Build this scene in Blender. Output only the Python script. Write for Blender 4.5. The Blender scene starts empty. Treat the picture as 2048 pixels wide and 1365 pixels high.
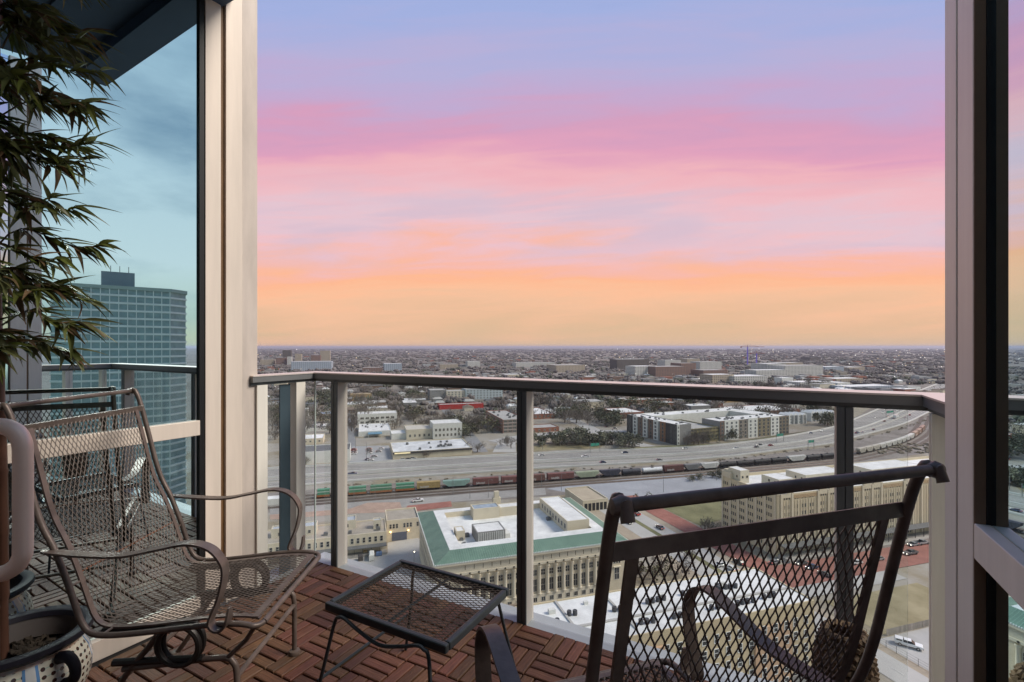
import bpy, math, random
from mathutils import Vector, Matrix, noise as mnoise
random.seed(7)
R = math.radians
SC = bpy.context.scene
COL = SC.collection
# ------------------------------------------------------------------ camera, world, sun, exposure
EYE = 1.25            # eye height above the balcony deck (m)
FPX = 967.0           # focal length in pixels of the 2048 px wide photograph (17 mm lens)
HOR = 694.0           # horizon row
ALT = 80.0            # eye height above the street
GZ = EYE - ALT        # street level
cam = bpy.data.cameras.new("camera"); cam.sensor_width = 36; cam.lens = 36 * FPX / 2048
cam.shift_y = (HOR - 682.5) / 2048; cam.clip_start = 0.02; cam.clip_end = 120000
camo = bpy.data.objects.new("camera", cam); COL.objects.link(camo)
camo.location = (0, 0, EYE); camo.rotation_euler = (R(90), 0, 0); SC.camera = camo

def srgb(r, g, b):
    f = lambda c: (c / 255 / 12.92) if c / 255 <= .04045 else ((c / 255 + .055) / 1.055) ** 2.4
    return (f(r), f(g), f(b), 1)

W = bpy.data.worlds.new("World"); SC.world = W; W.use_nodes = True
nt = W.node_tree; nt.nodes.clear()
def N(t, **k):
    n = nt.nodes.new(t)
    for a, b in k.items(): setattr(n, a, b)
    return n
L = lambda a, b: nt.links.new(a, b)
def ramp(pts, fac):
    n = N('ShaderNodeValToRGB'); e = n.color_ramp.elements
    e[0].position, e[0].color = pts[0][0], srgb(*pts[0][1]); e[1].position, e[1].color = pts[-1][0], srgb(*pts[-1][1])
    for p, c in pts[1:-1]:
        q = e.new(p); q.color = srgb(*c)
    L(fac, n.inputs[0]); return n.outputs[0]
def math_(op, a, b=None, c=None):
    n = N('ShaderNodeMath', operation=op)
    for i, v in enumerate((a, b, c)):
        if v is None: continue
        if hasattr(v, 'is_output'): L(v, n.inputs[i])
        else: n.inputs[i].default_value = v
    return n.outputs[0]
tc = N('ShaderNodeTexCoord'); sep = N('ShaderNodeSeparateXYZ'); L(tc.outputs['Generated'], sep.inputs[0])
dz = sep.outputs[2]
def noise(scale3, sc, det=4, rough=.5):
    m = N('ShaderNodeMapping'); m.inputs['Scale'].default_value = scale3; L(tc.outputs['Generated'], m.inputs[0])
    n = N('ShaderNodeTexNoise'); n.inputs['Scale'].default_value = sc; n.inputs['Detail'].default_value = det
    n.inputs['Roughness'].default_value = rough; L(m.outputs[0], n.inputs['Vector']); return n.outputs[0]
# cloud bands lie parallel on a flat deck, so their height follows z / y; warped noise breaks them into slanting streaks
ym = math_('MAXIMUM', sep.outputs[1], .12)
qq = math_('DIVIDE', dz, ym); pp = math_('DIVIDE', sep.outputs[0], ym)
def streak(ax, aq, slant, sc, det, rough, seed, dist=.6):
    c = N('ShaderNodeCombineXYZ'); L(math_('MULTIPLY', pp, ax), c.inputs[0]); L(math_('ADD', math_('MULTIPLY', qq, aq), math_('MULTIPLY', pp, slant)), c.inputs[1]); c.inputs[2].default_value = seed
    n = N('ShaderNodeTexNoise'); n.inputs['Scale'].default_value = sc; n.inputs['Detail'].default_value = det; n.inputs['Roughness'].default_value = rough; n.inputs['Distortion'].default_value = dist
    L(c.outputs[0], n.inputs['Vector']); return n.outputs[0]
st1 = streak(.9, 5.5, -.35, 1.5, 5, .5, 3.1); st2 = streak(1.8, 17, -.8, 1.7, 7, .6, 8.4, 1.0)
zz = math_('ADD', qq, math_('MULTIPLY', math_('SUBTRACT', st1, .5), .21))
zz = math_('ADD', zz, math_('MULTIPLY', math_('SUBTRACT', st2, .5), .12))
zz = math_('DIVIDE', zz, 1.4)
pink = ramp([(max(0, (694 - y) / 967 / 1.4), c) for y, c in ((694, (224, 188, 152)), (660, (234, 190, 154)), (620, (244, 194, 158)), (585, (253, 194, 156)), (545, (255, 187, 148)), (510, (250, 187, 170)), (480, (240, 194, 200)), (450, (228, 198, 210)), (405, (240, 190, 198)), (352, (240, 181, 190)), (300, (226, 163, 190)), (255, (214, 160, 192)), (190, (196, 170, 208)), (110, (182, 177, 217)), (0, (163, 177, 224)), (-300, (138, 162, 214)))], zz)
lm1 = N('ShaderNodeMapRange', interpolation_type='SMOOTHSTEP'); lm1.inputs[1].default_value = .47; lm1.inputs[2].default_value = .66; L(streak(1.3, 8, -.5, 1.6, 6, .55, 5.5), lm1.inputs[0])
wb = N('ShaderNodeMapRange', interpolation_type='SMOOTHSTEP'); wb.inputs[1].default_value = .13; wb.inputs[2].default_value = .24; L(qq, wb.inputs[0])
wt = N('ShaderNodeMapRange', interpolation_type='SMOOTHSTEP'); wt.inputs[1].default_value = .40; wt.inputs[2].default_value = .28; L(qq, wt.inputs[0])
lv = N('ShaderNodeMixRGB'); L(math_('MULTIPLY', math_('MULTIPLY', lm1.outputs[0], .85), math_('MULTIPLY', wb.outputs[0], wt.outputs[0])), lv.inputs[0]); L(pink, lv.inputs[1]); lv.inputs[2].default_value = srgb(216, 192, 208); pink = lv.outputs[0]
cl = noise((1, 1, 3), 2.6, 6, .58)
grey_lo = ramp([(0, (214, 208, 170)), (.05, (205, 214, 196)), (.14, (216, 224, 226)), (.3, (200, 214, 224)), (.5, (172, 194, 212)), (1, (130, 158, 196))], dz)
grey_hi = ramp([(0, (180, 184, 172)), (.08, (168, 184, 190)), (.3, (142, 164, 184)), (1, (118, 142, 176))], dz)
cm = N('ShaderNodeMapRange'); cm.inputs[1].default_value = .42; cm.inputs[2].default_value = .68; L(cl, cm.inputs[0])
gm = N('ShaderNodeMixRGB'); L(cm.outputs[0], gm.inputs[0]); L(grey_lo, gm.inputs[1]); L(grey_hi, gm.inputs[2])
am = N('ShaderNodeMapRange', interpolation_type='SMOOTHSTEP'); am.inputs[1].default_value = .62; am.inputs[2].default_value = .15
L(sep.outputs[1], am.inputs[0])     # sunset side ahead, grey-blue cloud to the sides, behind and overhead
mx = N('ShaderNodeMixRGB'); L(am.outputs[0], mx.inputs[0]); L(pink, mx.inputs[1]); L(gm.outputs[0], mx.inputs[2])
bg = N('ShaderNodeBackground'); bg.inputs[1].default_value = 1.0; L(mx.outputs[0], bg.inputs[0])
wo = N('ShaderNodeOutputWorld'); L(bg.outputs[0], wo.inputs[0])

sun = bpy.data.lights.new("sun", 'SUN'); sun.energy = 3.7; sun.angle = R(22); sun.color = (1, .905, .80)
suno = bpy.data.objects.new("sun", sun); COL.objects.link(suno)
suno.rotation_euler = Vector((.71, -.06, .70)).to_track_quat('Z', 'Y').to_euler()
SC.view_settings.view_transform = 'Standard'; SC.view_settings.look = 'None'
SC.view_settings.exposure = 0.0; SC.view_settings.gamma = 1
SC.cycles.use_denoising = True
SC.cycles.max_bounces = 8; SC.cycles.transparent_max_bounces = 24
SC.cycles.caustics_reflective = False; SC.cycles.caustics_refractive = False

# ------------------------------------------------------------------ helpers
def G(x, y, h=0.0):
    """ground (or height h) point that the photograph shows at pixel x, y: a measurement of the place"""
    k = (ALT - h) / (y - HOR)
    return Vector(((x - 1024) * k, FPX * k, GZ + h))
MATS = {}
def pmat(name, col, rough=.7, var=.12, scale=1.0, metal=0.0, bump=0.0, rand=0.0, col2=None, spec=.4, coat=0, stretch=(1, 1, 1), emit=None, estr=0):
    if name in MATS: return MATS[name]
    m = bpy.data.materials.new(name); m.use_nodes = True
    t = m.node_tree; b = t.nodes['Principled BSDF']; ln = t.links.new
    b.inputs['Roughness'].default_value = rough; b.inputs['Metallic'].default_value = metal
    b.inputs['Specular IOR Level'].default_value = spec
    if coat: b.inputs['Coat Weight'].default_value = coat
    c = (*col, 1)
    tcn = t.nodes.new('ShaderNodeTexCoord'); mp = t.nodes.new('ShaderNodeMapping'); ln(tcn.outputs['Object'], mp.inputs[0]); mp.inputs['Scale'].default_value = stretch
    no = t.nodes.new('ShaderNodeTexNoise'); no.inputs['Scale'].default_value = scale; no.inputs['Detail'].default_value = 6; no.inputs['Roughness'].default_value = .62
    ln(mp.outputs[0], no.inputs['Vector'])
    rp = t.nodes.new('ShaderNodeMapRange'); rp.inputs[1].default_value = .3; rp.inputs[2].default_value = .7; ln(no.outputs[0], rp.inputs[0])
    mix = t.nodes.new('ShaderNodeMixRGB'); ln(rp.outputs[0], mix.inputs[0])
    mix.inputs[1].default_value = tuple(v * (1 - var) for v in col) + (1,)
    mix.inputs[2].default_value = (*col2, 1) if col2 else tuple(min(1, v * (1 + var)) for v in col) + (1,)
    out = mix.outputs[0]
    if rand:
        oi = t.nodes.new('ShaderNodeObjectInfo'); hs = t.nodes.new('ShaderNodeHueSaturation')
        mr = t.nodes.new('ShaderNodeMapRange'); mr.inputs[3].default_value = 1 - rand; mr.inputs[4].default_value = 1 + rand
        ln(oi.outputs['Random'], mr.inputs[0]); ln(mr.outputs[0], hs.inputs['Value'])
        mh = t.nodes.new('ShaderNodeMapRange'); mh.inputs[3].default_value = .485; mh.inputs[4].default_value = .515
        wn = t.nodes.new('ShaderNodeMath'); wn.operation = 'FRACT'; mu = t.nodes.new('ShaderNodeMath'); mu.operation = 'MULTIPLY'; mu.inputs[1].default_value = 7.31
        ln(oi.outputs['Random'], mu.inputs[0]); ln(mu.outputs[0], wn.inputs[0]); ln(wn.outputs[0], mh.inputs[0]); ln(mh.outputs[0], hs.inputs['Hue'])
        ln(out, hs.inputs['Color']); out = hs.outputs[0]
    ln(out, b.inputs['Base Color'])
    if bump:
        bn = t.nodes.new('ShaderNodeBump'); bn.inputs['Strength'].default_value = bump; bn.inputs['Distance'].default_value = .02
        ln(no.outputs[0], bn.inputs['Height']); ln(bn.outputs[0], b.inputs['Normal'])
    if emit:
        b.inputs['Emission Color'].default_value = (*emit, 1); b.inputs['Emission Strength'].default_value = estr
    MATS[name] = m; return m

def tag(o, label=None, cat=None, group=None, kind=None):
    if label: o['label'] = label
    if cat: o['category'] = cat
    if group: o['group'] = group
    if kind: o['kind'] = kind
    return o
def empty(name, loc=(0, 0, 0), rz=0, label=None, cat=None, group=None):
    o = bpy.data.objects.new(name, None); COL.objects.link(o); o.location = loc; o.rotation_euler = (0, 0, rz)
    o.empty_display_size = .1
    return tag(o, label, cat, group)
def inst(name, mesh, parent=None, loc=(0, 0, 0), rot=(0, 0, 0)):
    o = bpy.data.objects.new(name, mesh); COL.objects.link(o); o.parent = parent; o.location = loc; o.rotation_euler = rot; return o
def copy_tree(o, parent=None):
    c = o.copy(); COL.objects.link(c); c.parent = parent
    for ch in list(o.children): copy_tree(ch, c)
    return c

class MB:
    def __init__(s): s.v = []; s.f = []; s.mi = []; s.cur = 0
    def add(s, vs, fs):
        n = len(s.v); s.v += [tuple(v) for v in vs]; s.f += [tuple(i + n for i in f) for f in fs]; s.mi += [s.cur] * len(fs); return s
    def box(s, x0, y0, z0, x1, y1, z1):
        return s.add([(x0, y0, z0), (x1, y0, z0), (x1, y1, z0), (x0, y1, z0), (x0, y0, z1), (x1, y0, z1), (x1, y1, z1), (x0, y1, z1)],
                     [(3, 2, 1, 0), (4, 5, 6, 7), (0, 1, 5, 4), (1, 2, 6, 5), (2, 3, 7, 6), (3, 0, 4, 7)])
    def prism(s, poly, z0, z1):
        n = len(poly)
        a = sum(poly[i][0] * poly[(i + 1) % n][1] - poly[(i + 1) % n][0] * poly[i][1] for i in range(n))
        if a < 0: poly = poly[::-1]
        return s.add([(p[0], p[1], z0) for p in poly] + [(p[0], p[1], z1) for p in poly],
                     [tuple(range(n - 1, -1, -1)), tuple(range(n, 2 * n))] + [(i, (i + 1) % n, n + (i + 1) % n, n + i) for i in range(n)])
    def frus(s, p0, z0, p1, z1):
        n = len(p0)
        return s.add([(p[0], p[1], z0) for p in p0] + [(p[0], p[1], z1) for p in p1],
                     [tuple(range(n - 1, -1, -1)), tuple(range(n, 2 * n))] + [(i, (i + 1) % n, n + (i + 1) % n, n + i) for i in range(n)])
    def tube(s, pts, r, n=8, closed=False, caps=True):
        pts = [Vector(p) for p in pts]; m = len(pts); rs = r if isinstance(r, (list, tuple)) else [r] * m
        tang = []
        for i in range(m):
            a = pts[(i - 1) % m] if (closed or i) else pts[i]; b = pts[(i + 1) % m] if (closed or i < m - 1) else pts[i]
            d = (b - a); tang.append(d.normalized() if d.length > 1e-9 else Vector((0, 0, 1)))
        up = Vector((0, 0, 1)) if abs(tang[0].z) < .9 else Vector((1, 0, 0))
        nrm = (up - tang[0] * up.dot(tang[0])).normalized(); vs = []
        for i in range(m):
            nrm = (nrm - tang[i] * nrm.dot(tang[i])); nrm = nrm.normalized() if nrm.length > 1e-6 else tang[i].orthogonal().normalized()
            bi = tang[i].cross(nrm)
            for k in range(n):
                a = 2 * math.pi * k / n; vs.append(pts[i] + (nrm * math.cos(a) + bi * math.sin(a)) * rs[i])
        fs = []
        for i in range(m if closed else m - 1):
            j = (i + 1) % m
            for k in range(n):
                fs.append((i * n + k, i * n + (k + 1) % n, j * n + (k + 1) % n, j * n + k))
        if caps and not closed: fs += [tuple(range(n - 1, -1, -1)), tuple(range((m - 1) * n, m * n))]
        return s.add(vs, fs)
    def band(s, pts, w, t, y0=0.0):
        """flat bar swept along points in the xz plane, w wide across y, t thick"""
        m = len(pts); P = [Vector((p[0], 0, p[1])) for p in pts]; vs = []
        for i in range(m):
            a = P[max(0, i - 1)]; b = P[min(m - 1, i + 1)]; d = (b - a).normalized(); nn = Vector((-d.z, 0, d.x))
            ww = w[i] if isinstance(w, (list, tuple)) else w
            for (sy, sn) in ((-1, -1), (1, -1), (1, 1), (-1, 1)):
                vs.append(P[i] + nn * (t / 2 * sn) + Vector((0, y0 + sy * ww / 2, 0)))
        fs = [(3, 2, 1, 0), tuple(range(4 * m - 4, 4 * m))]
        for i in range(m - 1):
            for k in range(4): fs.append((i * 4 + k, i * 4 + (k + 1) % 4, i * 4 + 4 + (k + 1) % 4, i * 4 + 4 + k))
        return s.add(vs, fs)
    def lathe(s, prof, n=32, cx=0, cy=0, a0=0, a1=2 * math.pi):
        full = abs(a1 - a0 - 2 * math.pi) < 1e-6; m = len(prof); k = n if full else n + 1; vs = []
        for i in range(k):
            a = a0 + (a1 - a0) * i / n
            for r, z in prof: vs.append((cx + r * math.cos(a), cy + r * math.sin(a), z))
        fs = []
        for i in range(n):
            j = (i + 1) % k
            for q in range(m - 1): fs.append((i * m + q, j * m + q, j * m + q + 1, i * m + q + 1))
        return s.add(vs, fs)
    def mesh(s, name, mats, smooth=False, bevel=0):
        me = bpy.data.meshes.new(name); me.from_pydata(s.v, [], s.f); me.update()
        for m in (mats if isinstance(mats, (list, tuple)) else [mats]): me.materials.append(m)
        if max(s.mi, default=0): me.polygons.foreach_set('material_index', s.mi)
        if smooth:
            me.polygons.foreach_set('use_smooth', [True] * len(me.polygons))
            try: me.set_sharp_from_angle(angle=R(42))
            except Exception: pass
        return me
    def build(s, name, mats, parent=None, smooth=False, loc=(0, 0, 0), rz=0, bevel=0):
        o = inst(name, s.mesh(name, mats, smooth), parent, loc, (0, 0, rz))
        if bevel:
            b = o.modifiers.new('b', 'BEVEL'); b.width = bevel; b.segments = 2; b.limit_method = 'ANGLE'
        return o
def smoothpts(pts, n=6):
    """Catmull-Rom through points"""
    P = [Vector(p) for p in pts]; out = []
    for i in range(len(P) - 1):
        a = P[max(0, i - 1)]; b = P[i]; c = P[i + 1]; d = P[min(len(P) - 1, i + 2)]
        for k in range(n):
            t = k / n
            out.append(.5 * ((2 * b) + (c - a) * t + (2 * a - 5 * b + 4 * c - d) * t * t + (3 * b - a - 3 * c + d) * t ** 3))
    return out + [P[-1]]
# ------------------------------------------------------------------ materials of the balcony
champ = pmat('champagne_metal', (.75, .655, .565), .48, .09, 2.2, .08, 0, 0, stretch=(6, 6, .5))
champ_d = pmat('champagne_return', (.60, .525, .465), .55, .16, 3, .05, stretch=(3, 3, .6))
greyalu = pmat('grey_aluminium', (.82, .79, .71), .5, .08, 2.5, .08, stretch=(6, 6, .5))
darkrail = pmat('dark_rail_paint', (.115, .125, .13), .45, .1, 5, .2)
postlight = pmat('post_side_paint', (.56, .51, .47), .5, .12, 6, .1, stretch=(1, 1, .15))
captop = pmat('rail_cap_sky_sheen', (.78, .70, .64), .35, .06, 5, .35)  # peach-pale base colour stands in for the sky reflected on the cap
gasket = pmat('black_gasket', (.008, .008, .009), .5, .1, 3)
bronze = pmat('bronze_recess', (.34, .23, .15), .55, .15, 3)
ledgem = pmat('ledge_flashing', (.42, .45, .47), .5, .08, 3, .2)
concrete = pmat('concrete_slab', (.35, .34, .33), .8, .12, 4)
soffitm = pmat('soffit_paint', (.06, .10, .165), .7, .1, 2)
roomm = pmat('interior_pale_bounce', (.55, .53, .50), .8, .1, 1)  # unseen room walls, kept pale to bounce fill light onto the balcony
ironm = pmat('wrought_iron_brown', (.125, .095, .08), .42, .22, 18, .3, bump=.08, col2=(.18, .14, .12))
iront = pmat('black_table_iron', (.035, .042, .047), .38, .2, 14, .3, bump=.05)
def slat_mat(name, c, c2):
    m = pmat(name, c, .55, .25, 9, 0, .25, .32, c2, stretch=(1.2, 14, 14)); return m
slatm = slat_mat('oiled_hardwood', (.088, .036, .018), (.185, .080, .040))
def glass_clear():
    m = bpy.data.materials.new('clear_rail_glass'); m.use_nodes = True; t = m.node_tree; t.nodes.clear(); ln = t.links.new
    tr = t.nodes.new('ShaderNodeBsdfTransparent'); tr.inputs[0].default_value = (.965, .98, .972, 1)
    gl = t.nodes.new('ShaderNodeBsdfGlossy'); gl.inputs['Roughness'].default_value = .01
    lw = t.nodes.new('ShaderNodeLayerWeight'); lw.inputs[0].default_value = .5; pw = t.nodes.new('ShaderNodeMath'); pw.operation = 'POWER'; pw.inputs[1].default_value = 4; ln(lw.outputs['Facing'], pw.inputs[0]); fr = t.nodes.new('ShaderNodeMath'); fr.operation = 'MULTIPLY_ADD'; fr.inputs[1].default_value = .6; fr.inputs[2].default_value = .02; ln(pw.outputs[0], fr.inputs[0])
    df = t.nodes.new('ShaderNodeBsdfDiffuse'); df.inputs[0].default_value = (.75, .78, .76, 1)
    no = t.nodes.new('ShaderNodeTexNoise'); no.inputs['Scale'].default_value = 3; no.inputs['Detail'].default_value = 8
    tcn = t.nodes.new('ShaderNodeTexCoord'); ln(tcn.outputs['Object'], no.inputs['Vector'])
    mr = t.nodes.new('ShaderNodeMapRange'); mr.inputs[1].default_value = .4; mr.inputs[2].default_value = .85; mr.inputs[3].default_value = .012; mr.inputs[4].default_value = .12; ln(no.outputs[0], mr.inputs[0])
    m1 = t.nodes.new('ShaderNodeMixShader'); ln(mr.outputs[0], m1.inputs[0]); ln(tr.outputs[0], m1.inputs[1]); ln(df.outputs[0], m1.inputs[2])
    m2 = t.nodes.new('ShaderNodeMixShader'); ln(fr.outputs[0], m2.inputs[0]); ln(m1.outputs[0], m2.inputs[1]); ln(gl.outputs[0], m2.inputs[2])
    o = t.nodes.new('ShaderNodeOutputMaterial'); ln(m2.outputs[0], o.inputs[0]); return m
railglass = glass_clear()
def glass_mirror():
    m = bpy.data.materials.new('tinted_reflective_glass'); m.use_nodes = True; t = m.node_tree; b = t.nodes['Principled BSDF']
    b.inputs['Base Color'].default_value = (.70, .90, .95, 1); b.inputs['Metallic'].default_value = 1; b.inputs['Roughness'].default_value = .004
    return m
winglass = glass_mirror()

rv = Vector((.88, -.475, 0)).normalized()       # along the front rail, left to right
uv = Vector((.475, .88, 0)).normalized()        # outward
wv = Vector((.5, .866, 0))                      # along the left window wall, outward
C0 = Vector((-1.166, 2.847, 0))                 # far left corner of the deck
LW = Vector((-1.588, 2.11, 0))                  # a point at the foot of the left window wall
RWp = Vector((.919, .964, 0))                   # a point at the foot of the right window wall
def fr(o, a, b, z=0): p = o + rv * a + uv * b; return Vector((p.x, p.y, z))
RA = math.atan2(rv.y, rv.x); UA = math.atan2(uv.y, uv.x); WA = math.atan2(wv.y, wv.x)
LEND = LW + wv * .5                             # end of the left wall
C1 = fr(C0, 2.78, 0)                            # right corner of the deck
LR = Vector((-1.345, 2.50, 0))                  # where the left rail meets the column
def P2(v): return (v.x, v.y)

# floor slab, outer ledge, ceiling, room behind the camera
s = MB(); slabpoly = [P2(fr(C0, -.12, .13)), P2(fr(C1, .12, .13)), P2(fr(C1, .12, -1.5)), (2.6, -1.2), (-3.4, -1.2), (-3.4, 1.0), P2(LR + Vector((-.2, .1, 0)))]
tag(s.prism(slabpoly, -.32, -.055).build('floor_slab', concrete), kind='structure')
s = MB(); s.prism([P2(fr(C0, -.05, .005)), P2(fr(C1, .05, .005)), P2(fr(C1, .05, .12)), P2(fr(C0, -.05, .12))], -.052, -.012)
dl = (Vector((C0.x, C0.y, 0)) - LR).normalized(); nl = Vector((-dl.y, dl.x, 0))
s.prism([P2(LR + nl * .005), P2(C0 + nl * .005), P2(C0 + nl * .12 + dl * .05), P2(LR + nl * .12)], -.05, -.010)
s.prism([P2(fr(C1, .005, .05)), P2(fr(C1, .12, .05)), P2(fr(C1, .12, -1.0)), P2(fr(C1, .005, -1.0))], -.049, -.009)
tag(s.build('outer_ledge', ledgem), kind='structure')
s = MB(); cc = Vector((-.164, 1.761, 0))
ce = cc - rv * 2.4; cb = cc + Vector((-.25, -.97, 0)) * 2.95
s.prism([P2(cc), P2(ce), (-3.6, 1.0), (-3.6, -1.1), P2(cb)], 3.0, 3.28)
s.prism([P2(cc - rv * .05 - uv * .05), P2(ce - uv * .05), P2(ce - uv * .2), P2(cc - rv * .05 - uv * .2)], 2.93, 2.999)
for k in range(4):
    s.prism([P2(cc - rv * .1 - uv * (.45 + .32 * k)), P2(ce - uv * (.45 + .32 * k)), P2(ce - uv * (.47 + .32 * k)), P2(cc - rv * .1 - uv * (.47 + .32 * k))], 2.985, 2.999)
tag(s.build('ceiling', soffitm), kind='structure')
s = MB(); s.box(-3.4, -1.35, -.05, 2.6, -1.2, 3.5)
tag(s.build('rear_wall', roomm), kind='structure')

# deck of basket-weave slats
deck = tag(MB().prism([P2(fr(C0, .0, -.002)), P2(fr(C1, 0, -.002)), P2(fr(C1, 0, -1.55)), (1.1, -1.1), (-2.6, -1.1), (-2.3, 1.0), P2(LW), P2(LR)], -.054, -.022).build('deck_floor', pmat('deck_underlay', (.012, .011, .011), .8)), 'dark reddish hardwood basket-weave deck of the balcony', kind='structure')
B = .15; T0 = 1.539 % B
sm = MB()
def chamf(mb, l, w, h, c=.003):
    a = [(-l / 2, -w / 2), (l / 2, -w / 2), (l / 2, w / 2), (-l / 2, w / 2)]; b = [(x - math.copysign(c, x), y - math.copysign(c, y)) for x, y in a]
    n = len(mb.v); mb.add([(x, y, -h) for x, y in a] + [(x, y, -c) for x, y in a] + [(x, y, 0) for x, y in b],
        [(0, 1, 5, 4), (1, 2, 6, 5), (2, 3, 7, 6), (3, 0, 4, 7), (4, 5, 9, 8), (5, 6, 10, 9), (6, 7, 11, 10), (7, 4, 8, 11), (8, 9, 10, 11)])
chamf(sm, .1440, .0430, .02); slat_mesh = sm.mesh('slat', slatm)
cand = []
wn = Vector((-wv.y, wv.x, 0))                  # to the outside (left) of the left wall
def inside(p):
    q = p - C0; a = q.dot(rv); b = q.dot(uv)
    if b > -.004 or a > 2.775: return False
    if (p - LW).dot(wn) > -.012: return False
    if (p - LR).dot(nl) > -.004: return False
    if (p - RWp).dot(rv) > 0.02 and (p - RWp).dot(uv) < .2: return False
    return p.y > -1.0
for i in range(-14, 20):
    for j in range(0, 26):
        a0 = T0 + i * B; b0 = -.004 - (j + 1) * B
        along_u = ((i - 10) + j) % 2 == 0
        for k in range(3):
            if along_u: a = a0 + (k + .5) * B / 3; b = b0 + B / 2; ang = UA
            else: a = a0 + B / 2; b = b0 + (k + .5) * B / 3; ang = RA
            c = fr(C0, a, b)
            hl = .07; hd = (uv if along_u else rv) * hl; hw = (rv if along_u else uv) * .022
            if not all(inside(c + hd * s1 + hw * s2) for s1 in (-1, 1) for s2 in (-1, 1)):
                # slats cut short at the edges
                ok = [t for t in [x / 10 for x in range(-10, 11)] if inside(c + hd * t + hw) and inside(c + hd * t - hw)]
                if len(ok) < 4: continue
                ln_ = (ok[-1] - ok[0]) * hl; c = c + hd * ((ok[0] + ok[-1]) / 2)
                q = MB(); chamf(q, ln_, .0455, .02); me = q.mesh('slat_cut', slatm)
            else: me = slat_mesh
            d = c.y
            px = 1024 + FPX * c.x / d if d > .2 else -9999; py = HOR + FPX * EYE / d if d > .2 else 9999
            cand.append((0 if (-60 < px < 2100 and py < 1420) else 1, c.length, c, ang, me))
cand.sort(key=lambda e: (e[0], e[1]))
vis = [e for e in cand if e[0] == 0]
for e in cand[:300]:
    inst('slat', e[4], deck, (e[2].x, e[2].y, random.uniform(-.0012, .0012)), (0, 0, e[3] + (math.pi if random.random() < .5 else 0)))
rest = MB()
for e in cand[300:]:
    m = Matrix.Translation(e[2]) @ Matrix.Rotation(e[3], 4, 'Z'); rest.add([m @ v.co for v in e[4].vertices], [tuple(p.vertices) for p in e[4].polygons])
tag(rest.build('remaining_slats', slatm, deck), kind='stuff')
print('slats', len(cand), len(vis))

# railing
rail = empty('balcony_railing', C0, 0, 'balcony railing with clear glass panels, dark posts and a metal cap tinted pale as by sky light', 'railing')
def rl(p, z=0): q = p - C0; return (q.x, q.y, z)
HR = 1.10
def capseg(a, b, inn, out, z0, z1, mi, mats):
    pass
# cap: flat plate, sky reflection painted pale on its top, dark inner fascia below
cw_in, cw_out = .0, .105
ci0 = C0 + (-nl * 0) ; 
A0 = LR; A1 = C0; A2 = fr(C0, 2.80, 0); A3 = fr(C0, 2.80, -.52)
nr = rv
def mitre(p, n1, n2, d):
    b = (n1 + n2).normalized(); return p + b * (d / max(.3, b.dot(n1)))
def caprun(mb, d0, d1, z0, z1):
    I = [A0 + nl * d0, mitre(A1, nl, uv, d0), mitre(A2, uv, nr, d0), A3 + nr * d0]
    O = [A0 + nl * d1, mitre(A1, nl, uv, d1), mitre(A2, uv, nr, d1), A3 + nr * d1]
    vs = []
    for i in range(4): vs += [rl(I[i], z0), rl(O[i], z0), rl(O[i], z1), rl(I[i], z1)]
    fs = [(0, 3, 2, 1), (12, 13, 14, 15)]
    for i in range(3):
        for k in range(4): fs.append((i * 4 + k, i * 4 + (k + 1) % 4, i * 4 + 4 + (k + 1) % 4, i * 4 + 4 + k))
    mb.add(vs, fs)
m = MB(); caprun(m, -.012, .10, HR - .006, HR); m.build('cap_plate', captop, rail)
m = MB(); caprun(m, -.009, .097, HR - .036, HR - .0065); m.build('top_rail', pmat('rail_fascia', (.22, .225, .225), .4, .08, 4, .3), rail)
m = MB(); caprun(m, .006, .08, HR - .052, HR - .0365); m.build('sub_rail', darkrail, rail)
def post(base, ang, nm='post', w=.045, dep=.078, in_m=darkrail, side_m=postlight):
    m = MB(); z1 = HR - .0525
    # inner face plate dark with a central groove, body light
    m.box(-w / 2, .006, -.03, w / 2, dep, z1)
    o = m.build(nm, side_m, rail, loc=rl(base), rz=ang)
    f = MB(); f.box(-w / 2 - .001, -.002, -.03, -.002, .0055, z1); f.box(.002, -.002, -.03, w / 2 + .001, .0055, z1); f.box(-.0018, .002, -.03, .0018, .0055, z1)
    f.build('face_plate', in_m, o)
    return o
ts = [.21, 1.425, 2.31]
def t_at(px):
    k = (px - 1024) / FPX; return (k * C0.y - C0.x) / (rv.x - k * rv.y)
ts = [t_at(668), t_at(1043), t_at(1690)]
for t in ts: post(fr(C0, t, 0), RA)
steel = pmat('post_blue_grey', (.065, .10, .125), .4, .1, 4, .3)
lrl = (C0 - LR).length; LA = math.atan2(dl.y, dl.x)
for t, mm in ((.06, greyalu), (.30, greyalu)):
    q = LR + dl * t
    m = MB(); m.box(-.03, .0, -.03, .03, .07, HR - .0525); m.build('post', mm, rail, loc=rl(q), rz=LA)
m = MB(); m.box(-.055, .02, -.03, .01, .028, HR - .06); m.build('steel_plate', steel, rail, loc=rl(LR + dl * .235), rz=LA)
post(A2 - uv * .30 + rv * .0, UA + math.pi, in_m=greyalu, side_m=greyalu)
post(A2 - uv * .06, UA + math.pi, w=.03, in_m=greyalu, side_m=greyalu)
def panel(p, q, off, n):
    d = (q - p); l = d.length; a = math.atan2(d.y, d.x); c = p + n * off
    MB().box(0, -.005, -.008, l, .005, HR - .05).build('glass_panel', railglass, rail, loc=rl(c), rz=a)
gx = .055
tt = [0.03] + ts + [2.80 - .01]
for i in range(4): panel(fr(C0, tt[i] + (.024 if i else 0), 0), fr(C0, tt[i + 1] - .024, 0), gx, uv)
panel(LR + dl * .09, LR + dl * .27, gx, nl); panel(LR + dl * .33, LR + dl * (lrl + .03), gx, nl)
panel(A3, A2 - uv * .01, gx, nr)
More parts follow.
